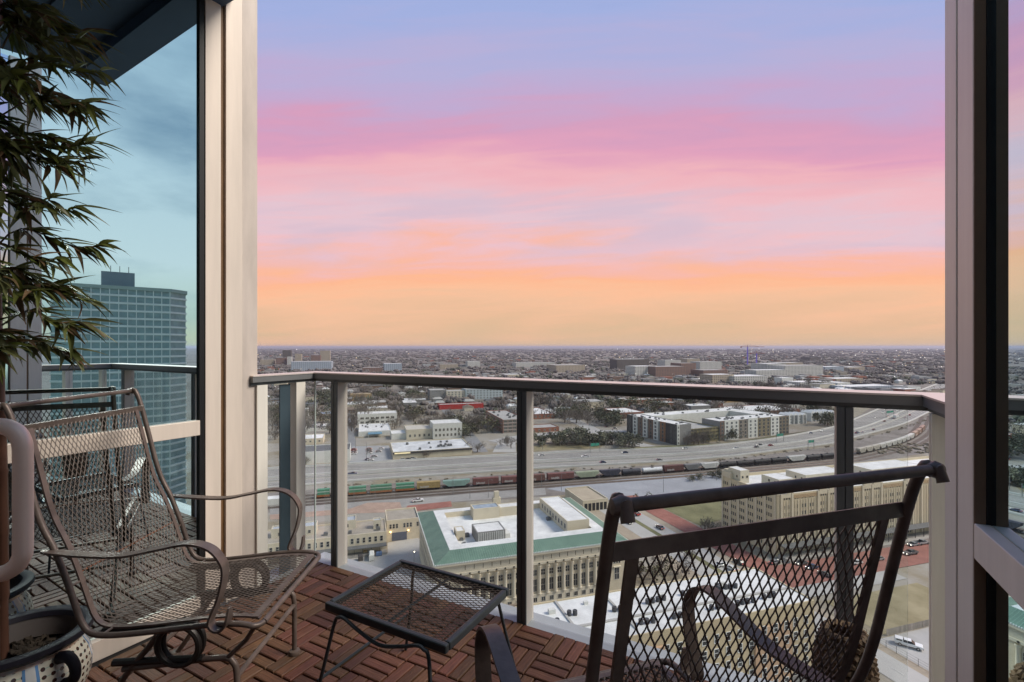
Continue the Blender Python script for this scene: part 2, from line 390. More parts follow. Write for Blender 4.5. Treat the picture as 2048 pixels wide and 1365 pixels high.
# thin bright glass edge joint at the corner
MB().box(-.004, -.004, -.008, .004, .004, HR - .05).build('glass_edge', pmat('glass_edge', (.55, .65, .6), .2), rail, loc=rl(mitre(A1, nl, uv, gx) + Vector((.004, -.012, 0))))

# window walls
def wall(name, label, foot, d, n, spans, a_end, a_start):
    """window wall whose foot line runs through foot along d; n points to the balcony"""
    rz = math.atan2(d.y, d.x); root = empty(name, foot, rz, label, 'window wall')
    sgn = 1 if n.dot(Vector((-math.sin(rz), math.cos(rz), 0))) > 0 else -1
    def bx(nm, a0, a1, b0, b1, z0, z1, mt, bev=0):
        y0, y1 = sorted((b0 * sgn, b1 * sgn)); return MB().box(a0, y0, z0, a1, y1, z1).build(nm, mt, root, bevel=bev)
    return root, bx
HT = 3.5
root, bx = wall('window_wall', 'tall reflective blue window with champagne frame behind the seat by the bamboo', LW, wv, -wn, None, 0, 0)
g0, g1 = -3.2, .215
bx('glass_pane', g0, g1, -.02, -.028, .901, HT, winglass); bx('glass_pane', g0, g1, -.02, -.028, .062, .829, winglass)
bx('transom', g0, g1 + .0, -.03, .0, .83, .90, champ, .002)
bx('sill', g0, g1, -.03, .004, -.02, .06, champ, .002)
bx('gasket', .2152, .238, -.034, -.006, -.02, HT, gasket)
bx('stile', .2385, .312, -.05, .0, -.02, HT, champ, .002)
bx('groove', .3125, .334, -.05, -.012, -.02, HT, pmat('brown_joint', (.16, .085, .035), .6, .2, 6))
bx('stile', .3345, .418, -.05, .002, -.02, HT, champ, .002)
bx('column_cover', .4185, .50, -.35, -.001, -.02, HT, champ_d, .002)
bx('backing', g0, .2384, -.10, -.06, -.02, HT, gasket)
root, bx = wall('window_wall', 'window with pale grey frame and dark bronze recess beside the railing end', RWp, uv, -rv, None, 0, 0)
bx('stile', .102, .180, -.10, .0, -.05, HT, greyalu, .002)
bx('groove', .092, .1015, -.10, -.012, -.05, HT, bronze)
bx('stile', .0, .0915, -.10, .0, -.05, HT, greyalu, .002)
bx('recess', -.003, -.0005, -.0185, -.001, -.05, HT, bronze)
bx('gasket', -.004, -.0005, -.0265, -.019, -.05, HT, gasket)
bx('glass_pane', -.55, -.0045, -.036, -.026, .90, HT, winglass); bx('glass_pane', -.55, -.0045, -.036, -.026, .0, .829, winglass)
bx('transom', -.55, -.0042, -.0259, .0, .83, .90, greyalu, .002)
bx('backing', -.55, -.0605, -.14, -.11, -.05, HT, gasket)

s = MB(); w0 = RWp - uv * .5505; s.prism([P2(w0), P2(w0 + rv * 2.2), P2(w0 + rv * 2.2 - uv * .12), P2(w0 - uv * .12)], -.05, 3.5); tag(s.build('side_wall', roomm), kind='structure')
# ------------------------------------------------------------------ iron mesh armchairs
PROF = [(-.765, 1.062), (-.758, 1.072), (-.74, 1.036), (-.722, .975), (-.705, .909), (-.685, .83), (-.668, .765), (-.645, .70), (-.61, .63), (-.575, .54), (-.548, .46), (-.528, .405), (-.50, .374), (-.45, .366), (-.35, .372), (-.2, .388), (-.12, .395), (-.05, .395), (-.012, .388)]
def lattice(S, U, V, wd, hd, r, mat, name, parent):
    """expanded-metal mesh: wavy strands that meet their neighbours left and right in turn; S(u, v) is the surface"""
    n = max(2, round(U / (wd / 2))); sp = U / n; rows = round(V / (hd / 2)); st = V / rows; m = MB()
    for k in range(n + 1):
        pts = []
        for j in range(rows):
            s0 = 1 if (j + k) % 2 == 0 else -1
            for q in range(3):
                t = q / 3; e = t * t * (3 - 2 * t); pts.append((k * sp + (sp * .46) * s0 * (1 - 2 * e), (j + t) * st))
        pts.append((k * sp + sp * .46 * (1 if (rows + k) % 2 == 0 else -1), V))
        P = [S(min(max(u, 0), U), v) for u, v in pts]
        m.tube(P, r, 4, caps=False)
    return m.build(name, mat, parent, smooth=True)
def arclen(pts):
    a = [0]
    for i in range(1, len(pts)): a.append(a[-1] + (pts[i] - pts[i - 1]).length)
    return a
def sampler(pts):
    a = arclen(pts)
    def f(s):
        s = min(max(s, 0), a[-1])
        for i in range(1, len(a)):
            if s <= a[i]: t = (s - a[i - 1]) / max(1e-9, a[i] - a[i - 1]); return pts[i - 1].lerp(pts[i], t)
        return pts[-1]
    return f, a[-1]
def make_chair():
    root = empty('patio_armchair')
    HW = .262
    side = smoothpts([(x, 0, z) for x, z in PROF], 5)
    # outer tube: one continuous loop up one side, round the front and back
    for sy in (-1, 1):
        p = [Vector((q.x, sy * HW, q.z)) for q in side]
        MB().tube([Vector((-.786, sy * HW, 1.052)), Vector((-.780, sy * HW, 1.070))] + p[1:] + [Vector((.0, sy * (HW - .012), .384)), Vector((.006, sy * (HW - .03), .383))], .0088, 10).build('side_tube', ironm, root, smooth=True)
        b = MB(); b.lathe([(0, -.013), (.009, -.012), (.013, 0), (.009, .012), (0, .013)], 12)
        o = b.build('end_knob', ironm, root, smooth=True, loc=(-.772, sy * (HW + .002), 1.068)); o.rotation_euler = (R(90), 0, 0)
    MB().tube([(.006, -HW + .032, .383), (.006, HW - .032, .383)], .0098, 10).build('front_tube', ironm, root, smooth=True)
    MB().tube([(-.772, -HW, 1.068), (-.772, HW, 1.068)], .0086, 10).build('top_tube', ironm, root, smooth=True)
    # inner frame of flat bar that carries the mesh
    inn = [Vector((x + .004, 0, z + .004)) for x, z in PROF[2:]]; inn = smoothpts(inn, 5)
    f, LEN = sampler(inn); lo = .045; IW = .222
    ip = [f(lo + (LEN - lo) * i / 70) for i in range(71)]
    for sy in (-1, 1):
        MB().band([(q.x, q.z) for q in ip], .017, .006, sy * IW).build('mesh_side_bar', ironm, root)
    q0, q1 = ip[0], ip[-1]
    o = MB().box(-.004, -HW + .004, -.011, .004, HW - .004, .011).build('mesh_top_bar', ironm, root, loc=q0); o.rotation_euler = (0, R(14), 0)
    MB().box(-.024, -IW - .008, -.004, -.004, IW + .008, .004).build('mesh_front_bar', ironm, root, loc=(q1.x, 0, q1.z + .004))
    for sy in (-1, 1):
        for s_ in (.46, .62):
            c = f(LEN * s_); d = sy * (IW + .004)
            MB().tube([(c.x, d, c.z), (c.x - .006, sy * (HW - .004), c.z - .003)], .004, 6).build('clip', ironm, root)
    S = lambda u, v: (lambda q: Vector((q.x, -IW + u, q.z + .002)))(f(lo + v))
    lattice(S, 2 * IW, LEN - lo, .0165, .035, .00150, pmat('mesh_iron', (.155, .128, .112), .45, .2, 18, .25), 'mesh_panel', root)
    c = f(LEN * .44)
    m = MB(); m.tube([(c.x - .004, -IW, c.z), (c.x - .004, IW, c.z)], .0035, 6); m.build('cross_rod', pmat('rusty_rod', (.22, .085, .045), .7, .35, 40), root)
    # arms
    arm = smoothpts([(-.635, 0, .632), (-.60, 0, .628), (-.41, 0, .617), (-.30, 0, .634), (-.20, 0, .652), (-.135, 0, .638), (-.098, 0, .60), (-.088, 0, .56), (-.102, 0, .49), (-.128, 0, .425), (-.128, 0, .403), (-.112, 0, .389), (-.092, 0, .392), (-.078, 0, .415), (-.074, 0, .455)], 6)
    n = len(arm); wd = [.036 * min(1, .12 + i / 9) * min(1, .45 + (n - 1 - i) / 10) for i in range(n)]
    for sy in (-1, 1):
        MB().band([(q.x, q.z) for q in arm], wd, .0065, sy * (HW + .016)).build('arm_rest', ironm, root, smooth=True)
    # sprung base
    for sy in (-1, 1):
        y = sy * .215
        MB().tube(smoothpts([(-.085, y, .004), (-.085, y, .10), (-.086, y, .21), (-.098, y, .248), (-.135, y, .262), (-.30, y, .246), (-.44, y, .232)], 5), .0095, 10).build('front_leg', ironm, root, smooth=True)
        MB().tube(smoothpts([(-.56, y, .004), (-.50, y, .09), (-.43, y, .215), (-.36, y, .30), (-.33, y, .345)], 5), .0095, 10).build('rear_leg', ironm, root, smooth=True)
        for xf in (-.085, -.56):
            MB().lathe([(0, 0), (.022, 0), (.024, .006), (.02, .016), (.011, .02), (0, .02)], 16).build('foot_cap', pmat('foot_cap', (.13, .095, .075), .5), root, smooth=True, loc=(xf, y, 0))
        for k, dy in enumerate((-.012, .012)):
            m = MB(); m.tube([(-.262 + .064 * math.cos(a), y + dy * (1 + .3 * math.sin(a)), .310 + .064 * math.sin(a)) for a in [2 * math.pi * i / 28 for i in range(28)]], .0098, 8, closed=True)
            m.build('spring_coil', pmat('black_spring', (.028, .024, .022), .45, .2, 9, .3), root, smooth=True)
        MB().tube([(-.47, y, .252), (-.19, y, .262)], .0115, 8).build('spring_bar', MATS['black_spring'], root, smooth=True)
        MB().tube([(-.50, y, .355), (-.22, y, .366)], .0115, 8).build('spring_bar', MATS['black_spring'], root, smooth=True)
        MB().tube([(-.115, y, .262), (-.05, y + sy * .01, .325), (-.012, y + sy * .03, .382)], .0075, 8).build('strut', ironm, root, smooth=True)
    MB().tube([(-.086, -.215, .20), (-.086, .215, .20)], .0085, 8).build('stretcher', ironm, root, smooth=True)
    MB().tube([(-.45, -.215, .195), (-.45, .215, .195)], .0085, 8).build('stretcher', ironm, root, smooth=True)
    return root
ch1 = make_chair()
ch2 = copy_tree(ch1)
ch1.location = (-.795, 1.755, 0); ch1.rotation_euler = (0, 0, R(1.5))
tag(ch1, 'brown wrought-iron mesh armchair on coil springs, turned sideways beside the window and potted bamboo', 'chair', 'iron mesh armchairs')
F = Vector((-.31, .951, 0)); T = Vector((.374, .640, 0))
tilt = R(5)
ch2.rotation_euler = (0, 0, math.atan2(F.y, F.x))
ch2.location = T + F * .765 * .84; ch2.scale = (.84, 1, 1)
tag(ch2, 'dark iron mesh armchair seen from behind its back, facing the railing', 'chair', 'iron mesh armchairs')

# ------------------------------------------------------------------ side table
tc_ = 0.85; zt = EYE - tc_
p1, p2, p3, p4 = [Vector((x * tc_, y * tc_, 0)) for x, y in ((-.734, 1.889), (-.523, 2.286), (-.0114, 2.006), (-.2207, 1.617))]
ctr = (p1 + p2 + p3 + p4) / 4; ex = ((p3 - p2) + (p4 - p1)); ey = ((p2 - p1) + (p3 - p4)); lx, ly = ex.length / 4, ey.length / 4
tb = empty('side_table', (ctr.x, ctr.y, 0), math.atan2(ex.y, ex.x), 'low black metal side table with an open mesh top on rod legs', 'table')
m = MB(); bw = .019
for (x0, y0, x1, y1) in ((-lx, -ly, lx, -ly + bw), (-lx, ly - bw, lx, ly), (-lx, -ly + bw + .0005, -lx + bw, ly - bw - .0005), (lx - bw, -ly + bw + .0005, lx, ly - bw - .0005)):
    m.box(x0, y0, zt - .027, x1, y1, zt)
m.build('top_frame', iront, tb, bevel=.005)
lattice(lambda u, v: Vector((-lx + .012 + v, -ly + .012 + u, zt - .008)), 2 * ly - .024, 2 * lx - .024, .0155, .032, .0014, pmat('table_mesh', (.10, .078, .065), .45, .2, 20, .3), 'mesh_panel', tb)
MB().tube([(0, -ly + .02, zt - .016), (0, ly - .02, zt - .016)], .005, 8).build('support_rod', iront, tb, smooth=True)
for sy in (-1, 1):
    yy = sy * (ly + .006)
    pts = smoothpts([(-lx - .02, sy * (ly + .05), 0), (-lx + .03, sy * (ly + .025), zt * .55), (-lx + .055, yy, zt - .05), (-lx + .075, yy, zt - .027), (-lx + .10, yy, zt - .024), (-lx + .16, yy, zt - .045), (0, yy, zt - .065), (lx - .16, yy, zt - .045), (lx - .10, yy, zt - .024), (lx - .075, yy, zt - .027), (lx - .055, yy, zt - .05), (lx - .03, sy * (ly + .025), zt * .55), (lx + .02, sy * (ly + .05), 0)], 6)
    MB().tube(pts, .0058, 8).build('leg_rod', iront, tb, smooth=True)
MB().tube([(-lx + .005, -ly - .032, .16), (-lx + .005, ly + .032, .16)], .0055, 8).build('stretcher', iront, tb, smooth=True)

# ------------------------------------------------------------------ glazed pot and bamboo
PC = Vector((-1.60, 1.57, 0))
pot = empty('glazed_pot', PC, 0, 'round hand-painted glazed pot with a dark blue rim holding the bamboo', 'pot')
def pot_paint():
    m = bpy.data.materials.new('painted_glaze'); m.use_nodes = True; t = m.node_tree; b = t.nodes['Principled BSDF']; ln = t.links.new
    b.inputs['Roughness'].default_value = .18; b.inputs['Coat Weight'].default_value = .5
    tcn = t.nodes.new('ShaderNodeTexCoord'); sp = t.nodes.new('ShaderNodeSeparateXYZ'); ln(tcn.outputs['Object'], sp.inputs[0])
    def M(op, a, b_=None):
        n = t.nodes.new('ShaderNodeMath'); n.operation = op
        for i, v in enumerate((a, b_)):
            if v is None: continue
            if hasattr(v, 'is_output'): ln(v, n.inputs[i])
            else: n.inputs[i].default_value = v
        return n.outputs[0]
    ang = M('ARCTAN2', sp.outputs[1], sp.outputs[0]); z = sp.outputs[2]
    u = M('MULTIPLY', ang, 48 / (2 * math.pi)); v = M('MULTIPLY', z, 46)
    du = M('SUBTRACT', M('FRACT', u), .5); dv = M('SUBTRACT', M('FRACT', v), .5)
    dist = M('SQRT', M('ADD', M('MULTIPLY', du, du), M('MULTIPLY', dv, dv)))
    dot = M('LESS_THAN', dist, .27)
    def mixc(fac, a, b_):
        n = t.nodes.new('ShaderNodeMixRGB'); ln(fac, n.inputs[0])
        for i, c in ((1, a), (2, b_)):
            if hasattr(c, 'is_output'): ln(c, n.inputs[i])
            else: n.inputs[i].default_value = (*c, 1)
        return n.outputs[0]
    line = M('LESS_THAN', M('ABSOLUTE', dv), .04)
    base = mixc(line, (.62, .60, .50), (.30, .50, .42))
    c = mixc(dot, base, (.05, .02, .015))
    # painted panels round the belly: blue borders and orange flowers
    pa = M('FRACT', M('MULTIPLY', ang, 5 / (2 * math.pi)))
    blue = M('LESS_THAN', M('ABSOLUTE', M('SUBTRACT', pa, .5)), .09); c = mixc(blue, c, (.10, .25, .50))
    orange = M('LESS_THAN', M('ABSOLUTE', M('SUBTRACT', pa, .5)), .055); c = mixc(orange, c, (.58, .60, .60))
    low = M('LESS_THAN', z, .14); fl = M('MULTIPLY', low, M('LESS_THAN', M('ABSOLUTE', M('SUBTRACT', pa, .5)), .12)); c = mixc(fl, c, (.55, .13, .04))
    top = M('GREATER_THAN', z, .268); c = mixc(top, c, (.50, .36, .28))
    ln(c, b.inputs['Base Color']); return m
rimm = pmat('cobalt_rim', (.012, .011, .018), .55, .2, 6, spec=.2)
MB().lathe([(.0, 0), (.105, 0), (.115, .01), (.15, .07), (.178, .14), (.182, .19), (.172, .235), (.158, .262), (.152, .278), (.158, .292)], 48).build('pot_body', pot_paint(), pot, smooth=True)
MB().lathe([(.157, .284), (.176, .290), (.186, .302), (.183, .316), (.168, .321), (.150, .315), (.143, .30)], 48).build('pot_rim', rimm, pot, smooth=True)
MB().lathe([(.146, .305), (.143, .27), (.14, .235)], 48).build('pot_lining', pmat('pot_lining', (.13, .115, .11), .5), pot, smooth=True)
sm_ = MB(); random.seed(3)
for i in range(210):
    a = random.uniform(0, 6.283); r = .138 * math.sqrt(random.random()); s_ = random.uniform(.008, .018)
    q = Vector((r * math.cos(a), r * math.sin(a), .232 + random.uniform(-.004, .008)))
    ax = Matrix.Rotation(random.uniform(0, 6), 3, Vector((random.random(), random.random(), random.random())).normalized())
    sm_.add([q + ax @ Vector(v) * s_ for v in ((1, .5, .3), (-1, .6, .2), (-.8, -.6, .3), (.9, -.5, .25), (.1, 0, -.5), (0, .1, .7))], [(0, 1, 5), (1, 2, 5), (2, 3, 5), (3, 0, 5), (1, 0, 4), (2, 1, 4), (3, 2, 4), (0, 3, 4)])
tag(sm_.build('bark_chips', pmat('bark_chips', (.035, .026, .018), .9, .4, 30), pot), kind='stuff')
MB().lathe([(0, .222), (.139, .224)], 24).build('soil', pmat('soil', (.02, .016, .012), .95), pot)
for a0 in (-.2, 2.9):
    h = MB(); ca, sa = math.cos(a0), math.sin(a0)
    pts = [(.168, .262), (.198, .268), (.222, .25), (.228, .222), (.215, .196), (.190, .182)]
    pp = smoothpts([(r * ca, r * sa, z) for r, z in pts], 5)
    h.tube(pp, [.019 - .004 * math.sin(math.pi * i / (len(pp) - 1)) for i in range(len(pp))], 10); h.build('handle', rimm, pot, smooth=True)

bam = empty('bamboo_plant', (PC.x, PC.y, .2), 0, 'tall leafy bamboo with brown canes growing from the painted pot', 'plant')
canem = pmat('bamboo_cane', (.10, .048, .032), .4, .25, 12, bump=.05, stretch=(1, 1, .2))
random.seed(21); nodes = []
for k, (cx, cy, lean, rr) in enumerate(((-.085, .02, -.012, .0145), (-.05, -.04, .004, .0135), (-.115, -.02, -.03, .011))):
    pts = []; rs = []; z = 0.02
    while z < 2.45:
        x = cx + lean * (z / 2.4) + .006 * math.sin(z * 3 + k); y = cy + .008 * math.cos(z * 2.2 + k)
        pts += [(x, y, z), (x, y, z + .19), (x, y, z + .2)]; rs += [rr * 1.16, rr * (1 - .08 * z), rr * 1.12]; nodes.append((x, y, z + .2)); z += .21
    MB().tube(pts, rs, 10).build('cane', canem, bam, smooth=True)
leafms = [pmat('bamboo_leaf_dark', (.115, .15, .055), .38, .35, 6, rand=.5, col2=(.25, .28, .115)), pmat('bamboo_leaf_dry', (.16, .105, .05), .55, .3, 8, rand=.2, col2=(.26, .18, .09)),
          pmat('bamboo_leaf_green', (.12, .16, .035), .4, .3, 6, rand=.25, col2=(.20, .24, .06))]
for lm_ in leafms:
    t = lm_.node_tree; b = t.nodes['Principled BSDF']; tl_ = t.nodes.new('ShaderNodeBsdfTranslucent'); mx_ = t.nodes.new('ShaderNodeMixShader'); mx_.inputs[0].default_value = .38
    src = b.inputs['Base Color'].links[0].from_socket; t.links.new(src, tl_.inputs[0]); t.links.new(b.outputs[0], mx_.inputs[1]); t.links.new(tl_.outputs[0], mx_.inputs[2]); t.links.new(mx_.outputs[0], t.nodes['Material Output'].inputs[0])
def leaf_mesh(l, w, sag, fold, mt):
    m = MB(); n = 7; vs = []
    for i in range(n):
        t = i / (n - 1); ww = w * (math.sin(math.pi * min(1, t * 1.25 + .06)) ** .8 if t < .55 else (1 - t) ** .75 * 1.28 * .98) * .5; ww = max(ww, .0004)
        z = -sag * t * t * l
        vs += [(t * l, -ww, z + fold * ww), (t * l, 0, z - fold * ww * .4), (t * l, ww, z + fold * ww)]
    fs = []
    for i in range(n - 1):
        a = i * 3; fs += [(a, a + 3, a + 4, a + 1), (a + 1, a + 4, a + 5, a + 2)]
    m.add(vs, fs); return m.mesh('leaf', mt, smooth=True)
LM = [[leaf_mesh(l, w, s_, f_, mt) for (l, w, s_, f_) in ((.105, .0185, .25, .3), (.09, .0195, .4, .2), (.12, .018, .18, .3), (.075, .0175, .6, .3), (.10, .0155, .32, .4))] for mt in leafms]
leaves = []; branchm = pmat('bamboo_twig', (.07, .055, .03), .6)
tw = MB()
def spray(o, d, length, nl_):
    length *= .78; nl_ = int(nl_ * 1.25); d = d.normalized(); side = d.cross(Vector((0, 0, 1))).normalized()
    pts = []; p = o.copy()
    for i in range(8):
        t = i / 7; pts.append(o + d * (length * t) + Vector((0, 0, -.10 * length * t * t * 2 + .03 * math.sin(t * 6))) + side * .02 * math.sin(t * 5 + o.z * 9))
    if length > .3: length *= 1
    tw.tube(pts, [.0028 - .0019 * i / 7 for i in range(8)], 5)
    for i in range(nl_):
        t = (.22 + .78 * (i + random.random()) / nl_); k = min(6, int(t * 7)); q = pts[k].lerp(pts[k + 1], t * 7 - k)
        yaw = random.uniform(-1.15, 1.15) * (1 - .45 * t); pitch = random.uniform(-.25, .6) if random.random() < .72 else random.uniform(-.7, 1.3)
        dd = (d * math.cos(yaw) + side * math.sin(yaw)); leaves.append((q, math.atan2(dd.y, dd.x), pitch))
random.seed(5)
for (x, y, z) in nodes:
    if z < 1.02: continue
    for b in range(2):
        a = random.choice([random.uniform(-.9, .6), random.uniform(-.9, .6), random.uniform(-3.1, 3.1)])
        spray(Vector((x, y, z)), Vector((math.cos(a), math.sin(a), random.uniform(-.1, .5))), random.uniform(.16, .34), random.randint(15, 21))
# longer sprays that reach out over the window
for (z, a, ln_, n) in ((2.02, -.1, .40, 26), (1.93, .0, .44, 30), (1.80, -.1, .46, 34), (1.70, .05, .42, 28), (1.62, -.2, .38, 24), (1.50, 0, .33, 20), (1.38, .1, .40, 30), (1.32, -.3, .36, 24), (1.12, -.1, .42, 34), (1.04, .05, .34, 22), (2.1, -.4, .3, 20), (1.22, -.4, .32, 22)):
    spray(Vector((-.06, -.01, z)), Vector((math.cos(a), math.sin(a), .28)), ln_, n)
tag(tw.build('twigs', branchm, bam, smooth=True), kind='stuff')
random.seed(9)
def leaf_px(q):
    w = q + Vector((PC.x, PC.y, .2)); return (1024 + FPX * w.x / w.y, HOR - FPX * (w.z - EYE) / w.y)
seen = [l for l in leaves if leaf_px(l[0])[0] > -20 and leaf_px(l[0])[1] > -20]; unseen = [l for l in leaves if l not in seen]
random.shuffle(seen)
def lvar(q):
    r = random.random(); return LM[0 if r < .56 else (1 if r < .70 else 2)][random.randrange(5)]
for (q, yaw, pitch) in seen[:300]:
    inst('leaf', lvar(q), bam, q, (random.uniform(-.7, .7), pitch, yaw))
rest = MB()
for (q, yaw, pitch) in seen[300:] + unseen:
    me = lvar(q); rest.cur = leafms.index(me.materials[0])
    mm = Matrix.Translation(q) @ (Matrix.Rotation(yaw, 4, 'Z') @ Matrix.Rotation(pitch, 4, 'Y') @ Matrix.Rotation(random.uniform(-.7, .7), 4, 'X'))
    rest.add([mm @ v.co for v in me.vertices], [tuple(p.vertices) for p in me.polygons])
tag(rest.build('foliage', leafms, bam, smooth=True), kind='stuff')
print('leaves', len(leaves), len(seen))

# ------------------------------------------------------------------ open balcony door with pull handle
dr = empty('balcony_door', (-.720, .615, 0), 0, 'open glazed balcony door with a champagne metal pull handle', 'door')
dd = Vector((-.86, -.51, 0)).normalized(); da = math.atan2(dd.y, dd.x)
MB().box(0, -.022, .0, .09, .022, 2.35).build('stile', champ, dr, rz=da, bevel=.002)
MB().box(.0905, -.012, .1, .75, .012, 2.25).build('glass_pane', winglass, dr, rz=da)
MB().box(.7505, -.022, .0, .84, .022, 2.35).build('stile', champ, dr, rz=da, bevel=.002)
MB().box(.0905, -.022, .0, .75, .022, .099).build('bottom_rail', champ, dr, rz=da)
MB().box(.0905, -.022, 2.251, .75, .022, 2.35).build('top_rail', champ, dr, rz=da)
hp = smoothpts([(-.035, 0, 1.150), (.055, .0, 1.150), (.084, 0, 1.145), (.096, 0, 1.130), (.098, 0, 1.108), (.098, 0, 1.06), (.098, 0, 1.0), (.096, 0, .982), (.084, 0, .967), (.055, -.0, .958), (-.035, 0, .945)], 6)
MB().tube(hp, .0100, 16).build('pull_handle', pmat('handle_champagne', (.90, .72, .60), .42, .06, 9, .2), dr, smooth=True)

# ------------------------------------------------------------------ woven ball finial basket on the far side of the dark chair
wk = empty('wicker_ball', (.925, 1.345, -.045), 0, 'brown woven wicker ball basket on the deck behind the dark chair', 'basket')
wm = pmat('wicker', (.13, .075, .038), .7, .4, 30, bump=.3, col2=(.24, .155, .085))
b = MB(); RZ = .30
for k in range(16):
    z0 = .02 + k * RZ / 16; z = z0 - RZ / 2
    r = .068 * math.sqrt(max(.08, 1 - ((z0 - .17) / .18) ** 2))
    b.tube([((r + .005 * math.sin(22 * a + (k % 2) * math.pi)) * math.cos(a), (r + .005 * math.sin(22 * a + (k % 2) * math.pi)) * math.sin(a), z0 + .2 + .003 * math.cos(22 * a)) for a in [2 * math.pi * i / 88 for i in range(88)]], .0085, 5, closed=True)
b.build('weave', wm, wk, smooth=True)
b = MB(); b.lathe([(.0, .0), (.07, 0), (.075, .02), (.02, .03), (.018, .2), (.05, .22)], 20); b.build('pedestal', pmat('wicker_stand', (.22, .12, .06), .6), wk, smooth=True)
# ------------------------------------------------------------------ the city below: ground, roads
CA = R(17); E1 = Vector((math.cos(CA), math.sin(CA), 0)); E2 = Vector((-math.sin(CA), math.cos(CA), 0))
def ground_mat():
    m = bpy.data.materials.new('city_ground'); m.use_nodes = True; t = m.node_tree; b = t.nodes['Principled BSDF']; ln = t.links.new
    b.inputs['Roughness'].default_value = .95; b.inputs['Specular IOR Level'].default_value = .1
    tcn = t.nodes.new('ShaderNodeTexCoord')
    def nz(sc, det): 
        n = t.nodes.new('ShaderNodeTexNoise'); n.inputs['Scale'].default_value = sc; n.inputs['Detail'].default_value = det; n.inputs['Roughness'].default_value = .65; ln(tcn.outputs['Object'], n.inputs['Vector']); return n.outputs[0]
    def rmp(f, pts):
        r = t.nodes.new('ShaderNodeValToRGB'); e = r.color_ramp.elements; e[0].position, e[0].color = pts[0][0], (*pts[0][1], 1); e[1].position, e[1].color = pts[-1][0], (*pts[-1][1], 1)
        for p, c in pts[1:-1]: e.new(p).color = (*c, 1)
        ln(f, r.inputs[0]); return r.outputs[0]
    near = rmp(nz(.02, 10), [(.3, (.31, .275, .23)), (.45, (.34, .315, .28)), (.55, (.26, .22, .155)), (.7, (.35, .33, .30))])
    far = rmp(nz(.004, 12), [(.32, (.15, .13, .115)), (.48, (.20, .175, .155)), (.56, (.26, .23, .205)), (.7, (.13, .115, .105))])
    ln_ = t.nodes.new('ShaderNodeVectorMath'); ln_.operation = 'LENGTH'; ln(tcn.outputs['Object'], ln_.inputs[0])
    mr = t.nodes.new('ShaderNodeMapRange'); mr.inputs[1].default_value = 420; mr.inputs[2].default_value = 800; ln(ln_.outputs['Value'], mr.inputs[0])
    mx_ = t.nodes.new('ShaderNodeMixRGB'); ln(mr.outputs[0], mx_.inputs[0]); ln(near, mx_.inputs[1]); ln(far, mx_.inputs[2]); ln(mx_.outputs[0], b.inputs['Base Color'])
    return m
gm_ = MB(); RG = 70000
ring = [0, 300, 1000, 4000, 16000, RG]; vs = [(0, 0, 0)]; fs = []
for r in ring[1:]: vs += [(r * math.cos(2 * math.pi * i / 48), r * math.sin(2 * math.pi * i / 48), 0) for i in range(48)]
for i in range(48): fs.append((0, 1 + i, 1 + (i + 1) % 48))
for k in range(4):
    for i in range(48): a = 1 + k * 48; fs.append((a + i, a + 48 + i, a + 48 + (i + 1) % 48, a + (i + 1) % 48))
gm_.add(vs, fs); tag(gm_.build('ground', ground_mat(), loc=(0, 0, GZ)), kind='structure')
asph = pmat('asphalt', (.24, .24, .245), .9, .1, .15); conc = pmat('concrete_road', (.40, .385, .37), .9, .13, .12, col2=(.46, .445, .43)); concp = pmat('pale_concrete', (.43, .415, .395), .9, .08, .1)
ballast = pmat('rail_ballast', (.20, .175, .155), .95, .25, .08, col2=(.28, .25, .23)); brickp = pmat('brick_paving', (.30, .115, .09), .85, .18, .3, col2=(.36, .16, .125))
grassm = pmat('dry_grass', (.27, .225, .12), .95, .25, .12, col2=(.34, .29, .18)); greeng = pmat('winter_grass', (.17, .17, .085), .95, .3, .1, col2=(.24, .23, .12))
dirt = pmat('tan_dirt', (.36, .30, .23), .95, .15, .1); whitel = pmat('lane_paint', (.62, .61, .58), .8, .1, .5)
LEV = [0]
def sheet(name, poly, mt, lev, px=True):
    pts = [G(*p) for p in poly] if px else [Vector((p[0], p[1], GZ)) for p in poly]
    LEV[0] += 1; m = MB(); m.add([(p.x, p.y, GZ + .03 * lev + .0011 * LEV[0]) for p in pts], [tuple(range(len(pts)))])
    if m_area(pts) < 0: m.f = [tuple(reversed(f)) for f in m.f]
    return tag(m.build(name, mt), kind='structure')
def m_area(p): return sum(p[i].x * p[(i + 1) % len(p)].y - p[(i + 1) % len(p)].x * p[i].y for i in range(len(p)))
def polyline(pts, n):
    f, l = sampler(pts); return [f(l * i / (n - 1)) for i in range(n)]
def strip(name, px, w, mt, lev, ispx=True, z=None, kind='structure'):
    LEV[0] += 1; P = smoothpts([G(*p) if ispx else Vector((p[0], p[1], GZ)) for p in px], 8); m = MB(); vs = []
    for i, p in enumerate(P):
        d = (P[min(i + 1, len(P) - 1)] - P[max(i - 1, 0)]).normalized(); n = Vector((-d.y, d.x, 0)) * w / 2
        zz_ = GZ + .03 * lev + .0011 * LEV[0]
        vs += [(p.x + n.x, p.y + n.y, zz_), (p.x - n.x, p.y - n.y, zz_)]
    m.add(vs, [(2 * i, 2 * i + 1, 2 * i + 3, 2 * i + 2) for i in range(len(P) - 1)])
    return tag(m.build(name, mt), kind=kind)
